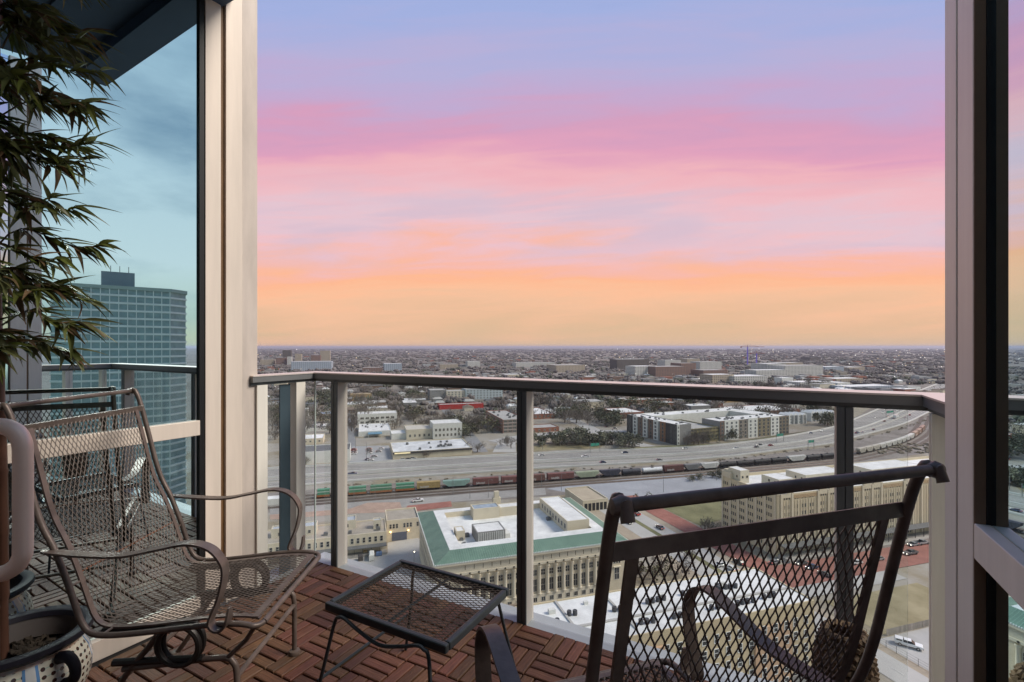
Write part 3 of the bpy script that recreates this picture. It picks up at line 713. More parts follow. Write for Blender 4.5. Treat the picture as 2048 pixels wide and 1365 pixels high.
# freeway between its near and far edges
FN = [(330, 996), (540, 978), (754, 960), (1032, 942), (1068, 939), (1399, 920), (1574, 900), (1666, 888), (1709, 876), (1805, 850), (1862, 823.5), (1930, 790), (1990, 766)]
FF = [(330, 953), (540, 938), (695, 929), (1033, 910), (1304, 899), (1399, 894.5), (1513, 883), (1583, 872), (1666, 855), (1709, 839), (1772, 811.6), (1835, 783), (1890, 762)]
NF = 90
fnr = polyline(smoothpts([G(*p) for p in FN], 6), NF); ffr = polyline(smoothpts([G(*p) for p in FF], 6), NF)
def fw(s, t):
    i = min(NF - 2, max(0, int(s * (NF - 1)))); k = s * (NF - 1) - i
    return fnr[i].lerp(fnr[i + 1], k).lerp(ffr[i].lerp(ffr[i + 1], k), t)
def fwribbon(name, t0, t1, mt, z0, z1=None, kind='structure', s0=0, s1=1, n=110, parent=None):
    m = MB(); vs = []
    for i in range(n):
        s = s0 + (s1 - s0) * i / (n - 1); a = fw(s, t0); b = fw(s, t1)
        if z1 is None: vs += [(a.x, a.y, GZ + z0), (b.x, b.y, GZ + z0)]
        else: vs += [(a.x, a.y, GZ + z0), (b.x, b.y, GZ + z0), (b.x, b.y, GZ + z1), (a.x, a.y, GZ + z1)]
    if z1 is None: m.add(vs, [(2 * i, 2 * i + 2, 2 * i + 3, 2 * i + 1) for i in range(n - 1)])
    else:
        fs = [(0, 1, 2, 3), tuple(reversed(range(4 * n - 4, 4 * n)))]
        for i in range(n - 1):
            for k in range(4): fs.append((4 * i + k, 4 * i + 4 + k, 4 * i + 4 + (k + 1) % 4, 4 * i + (k + 1) % 4))
        m.add(vs, fs)
    return tag(m.build(name, mt, parent), kind=kind)
fwm = pmat('worn_freeway_concrete', (.42, .39, .36), .9, .1, .06)
fwd = pmat('worn_lanes', (.205, .19, .18), .9, .22, .05, col2=(.33, .31, .285), stretch=(.2, 1.6, 1))
free = fwribbon('freeway', 0, 1, fwm, .12)
for t0, t1 in ((.03, .27), (.335, .455), (.50, .955)): fwribbon('carriageway', t0, t1, fwd, .135, parent=free)
for t0 in (0, .47, .985): fwribbon('barrier', t0, t0 + .016, pmat('barrier_concrete', (.58, .57, .55), .9, .1, .1), .1, 1.1, parent=free)
fwribbon('frontage_barrier', .30, .309, concp, .1, 1.0, parent=free, s0=.0, s1=.62)
for t0 in (.06, .115, .17, .225, .355, .41, .54, .60, .66, .72, .78, .84, .90): fwribbon('lane_marking', t0, t0 + .008, whitel, .155, parent=free)
# rail yard, plazas, streets
sheet('rail_yard', [(300, 1012), (540, 986), (1032, 948), (1400, 926), (1666, 894), (1709, 882), (1800, 858), (1862, 832), (1990, 800), (1990, 905), (1862, 905), (1700, 932), (1450, 950), (1200, 985), (1000, 1000), (540, 1026), (300, 1040)], ballast, 1)
sheet('concrete_plaza', [(1092, 978), (1240, 960), (1450, 940), (1450, 1003), (1300, 1002), (1236, 1004), (1170, 992)], pmat('blue_grey_paving', (.33, .335, .36), .9, .12, .08), 2)
sheet('service_road', [(540, 1012), (850, 996), (1090, 975), (1092, 990), (910, 1004), (850, 1012), (540, 1030)], pmat('old_road', (.31, .295, .28), .9, .15, .12), 2)
sheet('brick_platform', [(540, 1030), (700, 1018), (735, 1006), (800, 1005), (806, 1024), (700, 1028), (540, 1040)], pmat('faded_brick_paving', (.40, .28, .22), .9, .2, .3), 2)
sheet('brick_apron', [(815, 1012), (902, 1003), (904, 1014), (806, 1026)], brickp, 3)
sheet('courtyard', [(690, 1106), (775, 1108), (775, 1086), (836, 1076), (850, 1090), (876, 1160), (700, 1180), (560, 1180), (560, 1110)], concp, 2)
# red brick street and twin carriageways by the warehouse
A = G(1252, 1001); Bq = G(1500, 1137); dv_ = (Bq - A).normalized(); nv = Vector((-dv_.y, dv_.x, 0))
if nv.x < 0: nv = -nv
def lane(name, off0, off1, mt, lev, ext=26, ext0=0):
    a, b = A - dv_ * ext0, Bq + dv_ * ext
    return sheet(name, [(a + nv * off0)[:2], (b + nv * off0)[:2], (b + nv * off1)[:2], (a + nv * off1)[:2]], mt, lev, False)
lane('red_brick_street', 0, 10, brickp, 3, 14, 6); lane('verge', -4, -.3, dirt, 2, 30); lane('street', -11, -4, concp, 3, 30); lane('verge', -13.5, -11, greeng, 2, 30)
lane('street', -21, -13.5, concp, 3, 36); lane('verge', -27, -21, dirt, 2, 10)
q = redq = Bq + nv * 5 + dv_ * 6
sheet('red_brick_street', [(q - E2 * 10 - E1 * 4)[:2], (q - E2 * 10 + E1 * 90)[:2], (q + E2 * 4.5 + E1 * 90)[:2], (q + E2 * 4.5 - E1 * 4)[:2]], pmat('brick_street_dull', (.28, .125, .10), .9, .2, .2), 6, False)
sheet('grass_lot', [(1340, 1000), (1445, 985), (1445, 1040), (1400, 1052), (1300, 1005)], greeng, 2)
fq = G(1140, 1222)
sheet('street', [(fq - E1 * 60 - E2 * 5)[:2], (fq + E1 * 150 - E2 * 5)[:2], (fq + E1 * 150 + E2 * 5)[:2], (fq - E1 * 60 + E2 * 5)[:2]], asph, 4, False)
# lower right: lot, street, parking
c_ = G(1817, 1293)
def loc_sheet(name, a0, a1, b0, b1, mt, lev): return sheet(name, [(c_ + E1 * a + E2 * b)[:2] for a, b in ((a0, b0), (a1, b0), (a1, b1), (a0, b1))], mt, lev, False)
loc_sheet('grass_lot', -1, 40, 5.5, 24, grassm, 2); loc_sheet('parking_lot', -6, 40, -11, 4.5, conc, 3); loc_sheet('street', -18, -9, -60, 40, concp, 3); loc_sheet('verge', -9, -6, -60, 40, dirt, 2)
for b in range(-50, 40, 6): loc_sheet('lane_marking', -13.6, -13.4, b, b + 3, whitel, 5)
loc_sheet('street', -18, 40, 27, 36, conc, 4)
sheet('street', [(700, 925), (716, 925), (700, 800), (690, 800)], asph, 2); sheet('street', [(660, 815), (885, 801), (885, 806), (660, 822)], conc, 3)
strip('street', [(962, 905), (920, 850), (868, 798)], 11, asph, 3); strip('street', [(1095, 818), (1150, 842), (1215, 872), (1310, 897)], 13, conc, 3); strip('street', [(985, 884), (1070, 871), (1250, 862)], 12, conc, 4)
sheet('paved_lot', [(985, 905), (1000, 878), (1032, 872), (1032, 905)], concp, 2); sheet('parking_lot', [(698, 928), (785, 920), (778, 892), (704, 893)], pmat('lot_asphalt', (.33, .335, .34), .9, .1, .2), 4)
sheet('grass_lot', [(1068, 880), (1130, 875), (1128, 884), (1068, 890)], dirt, 3); sheet('grass_lot', [(1140, 884), (1190, 872), (1212, 884), (1200, 897), (1068, 903), (1068, 893)], grassm, 2); sheet('grass_verge', [(1215, 899), (1330, 892), (1440, 888), (1600, 866), (1620, 862), (1540, 876), (1400, 893), (1290, 898)], greeng, 3)
sheet('dry_field', [(1665, 850), (1712, 834), (1770, 800), (1700, 788), (1560, 800), (1600, 815), (1665, 826)], pmat('dry_field', (.28, .25, .19), .95, .2, .05), 1)

# ------------------------------------------------------------------ building kit
def wall_mat(name, c, v=.08, sc=.25): return pmat(name, c, .9, v, sc, spec=.2)
dglass = pmat('dark_window', (.036, .042, .048), .15, .3, .4, spec=.5, rand=.55); stonetrim = wall_mat('pale_trim', (.58, .54, .47)); whitetrim = wall_mat('white_trim', (.75, .75, .74))
whiteroof = pmat('white_membrane_roof', (.68, .675, .67), .75, .12, .22, col2=(.84, .835, .825)); greyroof = pmat('grey_gravel_roof', (.40, .39, .375), .95, .12, .2); darkroof = pmat('dark_roof', (.13, .135, .14), .9, .15, .3)
tanw = wall_mat('tan_limestone', (.60, .53, .41)); creamw = wall_mat('cream_stucco', (.62, .56, .45)); whitew = wall_mat('white_stucco', (.68, .67, .63)); brickw = wall_mat('red_brick', (.29, .125, .085), .15, .6); brownw = wall_mat('brown_brick', (.19, .125, .095), .15, .6); oliw = wall_mat('olive_garage', (.25, .215, .12)); greyw = wall_mat('grey_panel', (.25, .245, .24)); darkw = wall_mat('charcoal_panel', (.075, .07, .07)); orangew = wall_mat('ochre_wall', (.45, .31, .15))
WM = {}
def win_mesh(w, h, fm=stonetrim, gm__=None):
    k = (round(w, 2), round(h, 2), fm.name)
    if k not in WM:
        m = MB(); b = min(.16, w * .14); m.box(-w / 2 - b, -.07, -b, -w / 2, .03, h + b); m.box(w / 2, -.07, -b, w / 2 + b, .03, h + b); m.box(-w / 2, -.07, -b, w / 2, .03, 0); m.box(-w / 2, -.07, h, w / 2, .03, h + b)
        m.cur = 1; m.box(-w / 2, -.025, 0, w / 2, .03, h); m.cur = 0
        if h > 1.6: m.box(-w / 2, -.05, h * .5 - .05, w / 2, -.026, h * .5 + .05)
        if w > 1.1: m.box(-.05, -.048, 0, .05, -.0255, h)
        WM[k] = m.mesh('window', [fm, gm__ or dglass])
    return WM[k]
def windows(root, w, d, spec, fm=stonetrim):
    for (face, nc, nr, ww, wh, z0, dzz, m0, m1) in spec:
        me = win_mesh(ww, wh, fm); Lf = w if face in 'FB' else d
        for i in range(nc):
            a = m0 + (Lf - m0 - m1) * (i + .5) / nc
            for j in range(nr):
                z = z0 + j * dzz
                if face == 'F': inst('window', me, root, (a, 0, z))
                elif face == 'L': inst('window', me, root, (0, a, z), (0, 0, -math.pi / 2))
                elif face == 'R': inst('window', me, root, (w, a, z), (0, 0, math.pi / 2))
def shell(root, x0, y0, x1, y1, z0, z1, wm, rm, par=.6, th=.35, nm='wall'):
    m = MB(); m.box(x0, y0, z0, x1, y1, z1 - par)
    if par > 0:
        m.box(x0, y0, z1 - par + .001, x1, y0 + th, z1); m.box(x0, y1 - th, z1 - par + .001, x1, y1, z1); m.box(x0, y0 + th + .001, z1 - par + .001, x0 + th, y1 - th - .001, z1); m.box(x1 - th, y0 + th + .001, z1 - par + .001, x1, y1 - th - .001, z1)
    o = m.build(nm, wm, root); e = th + .02
    MB().box(x0 + e, y0 + e, z1 - par + .002, x1 - e, y1 - e, z1 - par + .08).build('roof', rm, root); return o
OCC = []
def occ(o, w, d, ang):
    c = Vector((math.cos(ang), math.sin(ang), 0)); s = Vector((-math.sin(ang), math.cos(ang), 0))
    OCC.append((o + c * w / 2 + s * d / 2, c, s, w / 2 + 3, d / 2 + 3))
def free_spot(p, r=0):
    for (c, a, b, hw, hd) in OCC:
        q = p - c
        if abs(q.dot(a)) < hw + r and abs(q.dot(b)) < hd + r: return False
    return True
def fit(x0, yb, x1, ang):
    o = G(x0, yb); k = (x1 - 1024) / FPX; c, s = math.cos(ang), math.sin(ang); return o, (k * o.y - o.x) / (c - k * s)
def pxb(label, x0, x1, yt, yb, dep, wm, rm, spec=(), ang=CA, par=.6, name='building', cat='building', group=None, fm=stonetrim, h=None):
    o, w = fit(x0, yb, x1, ang); h = h or (yb - yt) * ALT / (yb - HOR)
    root = empty(name, o, ang, label, cat, group); shell(root, 0, 0, w, dep, 0, h, wm, rm, par)
    windows(root, w, dep, [s_(w, dep, h) if callable(s_) else s_ for s_ in spec], fm); occ(o, w, dep, ang)
    return root, w, h
def units(root, n, x0, x1, y0, y1, z, sz=1.4, mt=None, seed=1):
    rnd = random.Random(seed); mt = mt or pmat('roof_unit', (.16, .165, .17), .6, .3, 2, .3)
    for i in range(n):
        x, y = rnd.uniform(x0, x1), rnd.uniform(y0, y1); s_ = sz * rnd.uniform(.7, 1.2); m = MB(); m.box(-s_ / 2, -s_ / 2, 0, s_ / 2, s_ / 2, s_ * .7); m.box(-s_ * .3, -s_ * .3, s_ * .701, s_ * .3, s_ * .3, s_ * .85); m.build('roof_unit', mt, root, loc=(x, y, z))

# ------------------------------------------------------------------ post office with green roof
po_o = Vector((-21.9, 140.7, GZ)); PW, PD, PH = 62.0, 46.0, 17.0
po = empty('post_office', po_o, CA, 'cream classical building with column front and green sloping roof round a white flat roof', 'building'); occ(po_o, PW, PD, CA)
grn = pmat('green_copper_roof', (.125, .215, .165), .6, .12, .25, col2=(.17, .27, .21)); stone = wall_mat('cream_stone', (.64, .56, .43), .1, .3); stone2 = wall_mat('cream_stone_trim', (.70, .63, .51), .06, .4)
m = MB(); m.box(0, 0, 0, PW, PD, 12.6); m.build('wall', stone, po)
m = MB(); m.box(-.35, -.35, 12.601, PW + .35, PD + .35, 13.3); m.box(-.15, -.15, 13.301, PW + .15, PD + .15, 15.9); m.box(-.9, -.9, 15.901, PW + .9, PD + .9, 16.5); m.build('cornice', stone2, po)
m = MB()
for k in range(130): m.box(-.6 + k * .487, -1.02, 16.5, -.38 + k * .487, -.78, 16.85)
for k in range(96): m.box(-1.02, -.6 + k * .487, 16.5, -.78, -.38 + k * .487, 16.85)
tag(m.build('antefix_crest', whitetrim, po), kind='stuff')
def rect(a, b=None): return [(a, a), (PW - a, a), (PW - a, PD - a), (a, PD - a)]
def ringroof(mb, p0, z0, p1, z1):
    n = 4; mb.add([(p[0], p[1], z0) for p in p0] + [(p[0], p[1], z1) for p in p1], [(i, (i + 1) % n, n + (i + 1) % n, n + i) for i in range(n)])
m = MB(); ringroof(m, rect(-.7), 16.51, rect(4.6), 18.4); m.build('green_roof', grn, po)
m = MB()
for k in range(74):
    x = 5 + k * .7
    if x < PW - 5: m.add([(x - .05, -.6, 16.56), (x + .05, -.6, 16.56), (x + .05, 4.5, 18.5), (x - .05, 4.5, 18.5)], [(0, 1, 2, 3)])
tag(m.build('roof_seams', pmat('green_seam', (.21, .33, .27), .6), po), kind='stuff')
m = MB(); ringroof(m, rect(4.6), 18.4, rect(8.2), 18.45); m.build('ridge_flat', whiteroof, po)
m = MB(); ringroof(m, rect(8.2), 18.45, rect(8.21), 16.58); m.build('court_wall', stone, po)
m = MB(); m.box(8.22, 8.22, 16.52, PW - 8.22, PD - 8.22, 16.6); m.build('court_roof', whiteroof, po)
m = MB(); shell(po, 14.5, 11.0, 24, 19, 16.61, 20.2, greyw, whiteroof, .2, nm='louvred_penthouse')
for k in range(12):
    MB().box(14.9 + k * .74, 10.86, 16.9, 15.3 + k * .74, 10.99, 19.9).build('louvre', pmat('louvre_pale', (.5, .5, .49), .5), po)
m = MB(); m.box(24.3, 12, 16.61, 26, 17, 18.4); m.build('plant_unit', whitew, po)
shell(po, 18, 32.2, 28, 37.6, 16.61, 20.6, tanw, pmat('blue_grey_roof', (.3, .35, .42), .8, .3, .4), .3, nm='rear_penthouse')
shell(po, 28.3, 33, 40, 37.6, 16.61, 19.9, tanw, whiteroof, .2, nm='rear_penthouse')
m = MB(); m.box(27, 37.8, 16.6, 30, 40, 22); m.box(27.6, 38.2, 22, 29.4, 39.6, 24.4); m.build('chimney_tower', tanw, po)
shell(po, PW - 16.5, 10, PW - 8.3, PD - 9, 16.61, 20.9, tanw, whiteroof, .25, nm='side_gallery')
for k in range(9):
    inst('window', win_mesh(1.2, 1.6, stonetrim), po, (PW - 16.5, 12 + k * 2.7, 17.9), (0, 0, -math.pi / 2))
units(po, 5, 9.5, 13, 10, 20, 16.6, 1.3, seed=4); units(po, 1, 44, 44.5, 24, 24.5, 16.6, 1.3, seed=5)
shell(po, 8.6, 15.5, 11.5, 20, 16.61, 19.6, tanw, whiteroof, .2, nm='stair_head')
# colonnade
c0_, c1_, nb = 7.0, 53.5, 17; bay = (c1_ - c0_) / nb
colmesh = MB(); colmesh.lathe([(.62, 3.6), (.62, 3.9), (.52, 4.0), (.50, 8), (.44, 11.7), (.5, 11.8), (.62, 12.0), (.62, 12.5)], 14); colmesh = colmesh.mesh('column', stone2, True)
med = MB(); med.lathe([(0, -.02), (.28, -.02), (.28, .05), (0, .06)], 12); med = med.mesh('medallion', pmat('dark_bronze_disc', (.05, .045, .04), .5))
for k in range(nb + 1):
    x = c0_ + k * bay; inst('column', colmesh, po, (x, -.35, 0)); inst('medallion', med, po, (x, -.37, 12.95), (R(90), 0, 0))
for k in range(nb):
    x = c0_ + (k + .5) * bay
    inst('window', win_mesh(1.35, 3.7, stonetrim), po, (x, 0, 4.3)); inst('window', win_mesh(1.3, 1.7, stonetrim), po, (x, 0, 9.2)); inst('window', win_mesh(1.15, 1.3, stonetrim), po, (x, -.5, 1.3))
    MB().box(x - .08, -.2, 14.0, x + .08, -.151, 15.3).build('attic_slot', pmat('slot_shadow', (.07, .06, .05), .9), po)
m = MB(); m.box(c0_ - 1.5, -.5, 0, c1_ + 1.5, -.001, 3.59); m.build('plinth', stone2, po)
for x in (1.9, PW - 4.2):
    inst('window', win_mesh(1.6, 3.8, stonetrim), po, (x + .9, 0, 4.2))
    for k in range(3): inst('window', win_mesh(.55, 1.5, stonetrim), po, (x + .05 + k * .9, 0, 9.4))
    MB().box(x - .4, -.5, 8.15, x + 2.3, -.001, 8.5).build('window_hood', stone2, po)
windows(po, PW, PD, [('L', 11, 1, 1.35, 3.7, 4.3, 1, 4, 4), ('L', 11, 1, 1.3, 1.7, 9.2, 1, 4, 4)])
MB().box(20, -1.6, 0, 27, -.51, 1.9).build('areaway_wall', wall_mat('areaway', (.26, .21, .17)), po)

# ------------------------------------------------------------------ big cream warehouse on the right
wh_o = G(1555, 1115); WL, WD_, WH = 130.0, 29.8, 23.6
wh = empty('warehouse', wh_o, CA, 'long eight-storey cream warehouse with carved parapets and rooftop sheds beside the red brick street', 'building'); occ(wh_o, WL, WD_, CA)
whw = wall_mat('warehouse_stone', (.58, .49, .345), .08, .25); wht = wall_mat('warehouse_trim', (.63, .55, .42), .06, .4)
shell(wh, 0, 0, WL, WD_, 0, WH, whw, whiteroof, 1.2, .5)
orn = pmat('terracotta_tile_panel', (.42, .26, .13), .8, .3, 3, col2=(.55, .42, .27))
small = win_mesh(.62, 1.45, wht)
for b in range(6):            # left face bays of three
    for j in range(7):
        for q in range(3): inst('window', small, wh, (0, 3.0 + b * 4.7 + q * 1.05, 2.5 + j * 2.95), (0, 0, -math.pi / 2))
for b in range(7): MB().box(-.35, .6 + b * 4.7, 0, -.001, 1.5 + b * 4.7, WH - .8 + (.9 if b in (0, 3, 6) else 0)).build('pilaster', wht, wh)
x = 2.2; bi = 0; cnt = 0
while x < 88:
    wide = bi % 3 == 1; bw_ = 13.0 if wide else 5.2
    MB().box(x - .9, -.4, 0, x, -.001, WH + (.6 if wide else 0)).build('pilaster', wht, wh)
    if not wide: m = MB(); m.box(x + .1, -.3, WH - 1.4, x + bw_ - 1, .5, WH + .9); m.box(x + 1.2, -.31, WH + .901, x + bw_ - 2.1, .5, WH + 1.7); m.build('parapet_crest', wht, wh)
    else: MB().box(x + .4, -.18, WH - 1.9, x + bw_ - 1.2, -.002, WH - .55).build('tile_panel', orn, wh)
    nw = 9 if wide else 3
    for i in range(nw):
        xx = x + .5 + (bw_ - 1.7) * (i + .5) / nw
        for j in range(8 if i % (3 if wide else 9) != 2 or not wide else 1):
            if cnt < 296: inst('window', small, wh, (xx, 0, 1.6 + (j * 2.7 if j < 7 else 18.9 + .9))); cnt += 1
    x += bw_; bi += 1
ribm = MB(); ribm.box(-.14, -.16, 3.0, .14, -.001, WH - 2.6); ribm = ribm.mesh('rib', wht)
for k in range(64): inst('rib', ribm, wh, (3.0 + k * 1.38, 0, 0))
for k in range(8): MB().box(-.12, -.46, 4.4 + k * 20, 90, -.401, 4.7 + k * 20).build('string_course', wht, wh) if k == 0 else None
MB().box(-.3, -6, 0, 92, -.5, 1.2).build('loading_dock', wall_mat('dock_concrete', (.36, .34, .31)), wh); MB().box(0, -4.5, 4.8, 90, -.47, 5.0).build('dock_canopy', darkroof, wh)
for k in range(18): MB().box(2 + k * 5, -4.3, 1.2, 2.2 + k * 5, -4.1, 4.8).build('canopy_post', darkw, wh)
for (a0, a1, b0, b1, hh, n) in ((1, 5.5, 20, 27, 5.5, 2), (9, 17, 8, 17, 4.2, 2), (24, 46, 9, 19, 4.6, 5), (58, 88, 7, 18, 4.8, 5)):
    shell(wh, a0, b0, a1, b1, WH - 1.19, WH + hh - 1.2, creamw, whiteroof, .15, .2, 'roof_shed')
    for k in range(n): inst('window', win_mesh(.8, 1.0, wht), wh, (a0 + (a1 - a0) * (k + .5) / n, b0, WH + 1))
    for k in range(2): inst('window', win_mesh(.8, 1.0, wht), wh, (a0, b0 + 2 + 3 * k, WH + 1), (0, 0, -math.pi / 2))
for (xx, yy) in ((0, 0), (0, 24.6)):
    m = MB(); m.box(xx - .3, yy - .3, WH, xx + 5, yy + 5, WH + 2.4); m.box(xx + .4, yy + .4, WH + 2.401, xx + 4.3, yy + 4.3, WH + 3.2); m.build('corner_turret', wht, wh)
    lg = pmat('blue_grey_inlay', (.42, .45, .55), .8)
    for k in range(3): MB().box(xx + 1 + k * 1.2, yy - .36, WH + .2, xx + 1.6 + k * 1.2, yy - .301, WH + 2).build('turret_panel', lg, wh)

# ------------------------------------------------------------------ near white-roofed hotel block
rh = 22.0
ho = G(1230, 1280, rh); ho.z = GZ; hA = Vector((69.4 - 20.4, (129.4 - 112.6) * .85, 0)).normalized(); hang = CA
k2 = G(1634, 1204, rh); HWd = (k2 - ho).dot(E1); hd_ = 17.5
ho2 = ho - E1 * 30
ht = empty('hotel_block', ho2, CA, 'tan block with white flat roof and many small windows below the balcony', 'building'); occ(ho2, HWd + 30, hd_, CA)
hw_ = wall_mat('tan_stucco', (.56, .46, .31)); hw2 = wall_mat('peach_stucco', (.55, .37, .25))
shell(ht, 0, 0, HWd + 30, hd_, 0, rh, hw_, whiteroof, .35, .3)
MB().box(30, -.6, 0, 41, -.001, rh - 3).build('wall_bay', hw2, ht); MB().box(30 + HWd - 17, -.5, 0, 30 + HWd - 7, -.001, rh - 3.5).build('wall_bay', hw2, ht); MB().box(30 + HWd - 7, -.3, 0, 30 + HWd - .1, -.001, 6).build('wall_bay', greyw, ht)
for i in range(22):
    for j in range(6):
        xx = 14.5 + i * 3.05
        if xx > 29 + HWd: continue
        yy = -.6 if 30 < xx < 41 else (-.5 if HWd + 13 < xx < HWd + 23 else 0)
        inst('window', win_mesh(1.0, 1.7, whitetrim), ht, (xx, yy, 1.6 + j * 3.1))
for (a, b0, b1) in ((24, 0, hd_), (36, 2, hd_), (9, 0, hd_)): MB().box(a, b0 + .4, rh - .26, a + .5, b1 - .4, rh + .05).build('roof_curb', concp, ht)
MB().box(1, 6.2, rh - .26, HWd + 29, 6.8, rh + .02).build('roof_curb', concp, ht)
fanm = pmat('condenser_grey', (.07, .073, .08), .6, .3, 3, .2); fan = MB(); fan.lathe([(0, 0), (.5, 0), (.52, .15), (.52, .95), (.46, 1.05), (.4, 1.0), (0, .98)], 12); fan = fan.mesh('condenser', fanm, True)
rnd = random.Random(11)
for (x, y, n) in ((17, 9, 4), (25, 11, 2), (12, 5, 2), (35, 9.5, 3), (44, 10.5, 4), (54, 11, 4), (38, 3.6, 3), (46, 3.5, 4), (56, 4, 4), (64, 10.6, 5), (63, 3.8, 4), (71, 4.4, 3)):
    for i in range(n): inst('condenser', fan, ht, (x + 1.5 * (i % 4) + rnd.uniform(-.2, .2), y + 1.3 * (i // 4) + rnd.uniform(-.2, .2), rh - .26))
for i in range(7):
    s_ = rnd.uniform(.6, 1.0); MB().box(0, 0, 0, s_ * 1.6, s_, s_).build('roof_vent', whitew, ht, loc=(12 + 9 * i, 12 + rnd.uniform(-2, 2), rh - .26))

# ------------------------------------------------------------------ annexes left of the post office
an_e = G(773, 1104); anw = 75.0; ano = an_e - E1 * anw
an = empty('annex_building', ano, CA, 'long low cream annex with a window row, dock canopy and rooftop sheds', 'building'); occ(ano, anw, 16, CA)
gtan = pmat('tan_gravel_roof', (.36, .32, .27), .95, .15, .25)
shell(an, 0, 0, anw, 15, 0, 8.0, stone, gtan, .5, .3)
for i in range(34): inst('window', win_mesh(.95, 1.9, stonetrim), an, (1.5 + i * 2.17, 0, 4.6))
MB().box(0, -3.2, 3.5, anw, -.001, 3.75).build('dock_canopy', darkroof, an); MB().box(0, -2.6, 0, anw, -.002, 1.1).build('loading_dock', wall_mat('dock_concrete', (.36, .34, .31)), an)
for i in range(24): MB().box(1 + i * 3.1, -3.0, 1.1, 1.15 + i * 3.1, -2.85, 3.5).build('canopy_post', darkw, an)
for (a, b, w_, d_) in ((57, 8, 6.5, 6), (44, 6, 5, 5.5), (33, 6.5, 6, 4), (70.2, 5, 3, 3)):
    shell(an, a, b, a + w_, b + d_, 7.51, 11, creamw, pmat('blue_shade_roof', (.42, .45, .5), .9), .5, .25, 'roof_shed')
    inst('window', win_mesh(.9, 1.2, stonetrim), an, (a + w_ / 2, b, 8.3))
units(an, 5, 36, 72, 3, 5, 7.5, 1.6, seed=8)
rb, w_, h_ = pxb('recessed cream building with blue-grey double doors and two glowing wall lamps', 773, 838, 1042, 1084, 14, stone, gtan, (), name='annex_building')
for x in (1.6, 2.9, 4.2, 7.2, 8.5, 9.8, 12.6): inst('window', win_mesh(.75, 1.7, stonetrim), rb, (x, 0, 5.2))
MB().box(2.2, -.12, 0, 8.2, -.002, 3.4).build('double_door', pmat('blue_grey_door', (.11, .125, .17), .6), rb)
lampm = pmat('wall_lamp_glow', (.9, .6, .3), .5, emit=(1, .62, .25), estr=8)
for x in (1.6, 8.8): MB().box(x - .2, -.5, 3.7, x + .2, -.002, 4.0).build('wall_lamp', lampm, rb)
ld, w_, h_ = pxb('open loading dock with tan roof and dark bays beyond the green roof', 1166, 1216, 1002, 1024, 22, tanw, pmat('tan_roof', (.44, .37, .28), .9, .12, .2), (), name='loading_dock_building')
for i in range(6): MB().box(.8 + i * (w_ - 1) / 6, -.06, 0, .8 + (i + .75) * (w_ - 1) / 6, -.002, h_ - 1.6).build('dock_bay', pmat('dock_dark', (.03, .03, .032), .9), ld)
wc, w_, h_ = pxb('white flat platform canopy beside the railway tracks', 470, 603, 1006, 1018, 6, whitew, whiteroof, (), par=.1, name='platform_canopy', cat='canopy', h=3.2)
MB().box(.3, .3, 0, .301, .5, .1).build('post', darkw, wc)

# ------------------------------------------------------------------ beyond the freeway, left
pxb('white-walled low warehouse with dark grey roof at the freeway edge', 585, 700, 906, 931, 24, whitew, darkroof, ())
r_, w_, h_ = pxb('tan flat-roofed store with small rear windows behind the dark-roofed warehouse', 595, 646, 879, 890, 22, tanw, whiteroof, [lambda w, d, h: ('F', 5, 1, 1.2, 1.2, 1.6, 1, 1, 1)])
pxb('dark-roofed workshop with white skylights', 610, 668, 857, 864, 26, whitew, darkroof, ())
for i in range(3):
    o, w_ = fit(627, 862, 640, CA); b = empty('skylight', o + E1 * (7 * i) + E2 * 6 + Vector((0, 0, 2.9)), CA, 'white ridge skylight on the dark workshop roof', 'skylight', 'workshop skylights'); MB().frus([(0, 0), (4.5, 0), (4.5, 12), (0, 12)], 0, [(1, .5), (3.5, .5), (3.5, 11.5), (1, 11.5)], 1.1).build('skylight_panel', whiteroof, b)
pxb('small white two-storey office beside a lot', 588, 616, 820, 836, 14, whitew, whiteroof, [lambda w, d, h: ('F', 4, 2, 1.6, 1.6, 1.2, 4, 1, 1)])
pxb('tan shed with blue metal roof', 632, 672, 829, 843, 24, tanw, pmat('blue_metal_roof', (.28, .36, .46), .6), [lambda w, d, h: ('F', 4, 1, 1.5, 1.5, 2, 1, 2, 2)])
pxb('white three-storey commercial block with bands of dark windows', 715, 794, 829, 851, 20, whitew, whiteroof, [lambda w, d, h: ('F', 7, 2, 3.2, 1.9, 1.6, 4.2, 2, 2)])
r_, w_, h_ = pxb('low white-roofed store with a blue canopy', 717, 782, 864, 874, 46, whitew, whiteroof, ())
MB().box(8, -9, 3.0, 20, -.002, 3.4).build('blue_canopy', pmat('blue_canopy', (.10, .25, .36), .6), r_)
for x in (8.3, 19.5): MB().box(x, -8.8, 0, x + .3, -8.5, 3.0).build('canopy_post', whitew, r_)
units(r_, 6, 3, 24, 5, 40, h_ - .5, 1.6, seed=3)
pxb('small white cube store with flat roof', 783, 817, 868, 880, 18, whitew, whiteroof, ())
r_, w_, h_ = pxb('white stucco studio with arched windows and stepped roof', 866, 924, 848, 879, 22, whitew, whiteroof, [lambda w, d, h: ('F', 7, 2, 1.5, 2.0, 2.2, 4.6, 1, 1)])
pxb('lower cream wing of the stucco studio', 813, 865, 860, 880, 26, creamw, pmat('cream_roof', (.56, .52, .46), .9), [lambda w, d, h: ('F', 5, 1, 1.5, 2.0, 2.2, 4.6, 1, 1)])
r_, w_, h_ = pxb('long tan warehouse with grey-white roof and dark fascia beside the freeway', 786, 944, 905, 919.5, 38, tanw, pmat('patchy_white_roof', (.60, .61, .63), .9, .3, .12, col2=(.78, .79, .80)), ())
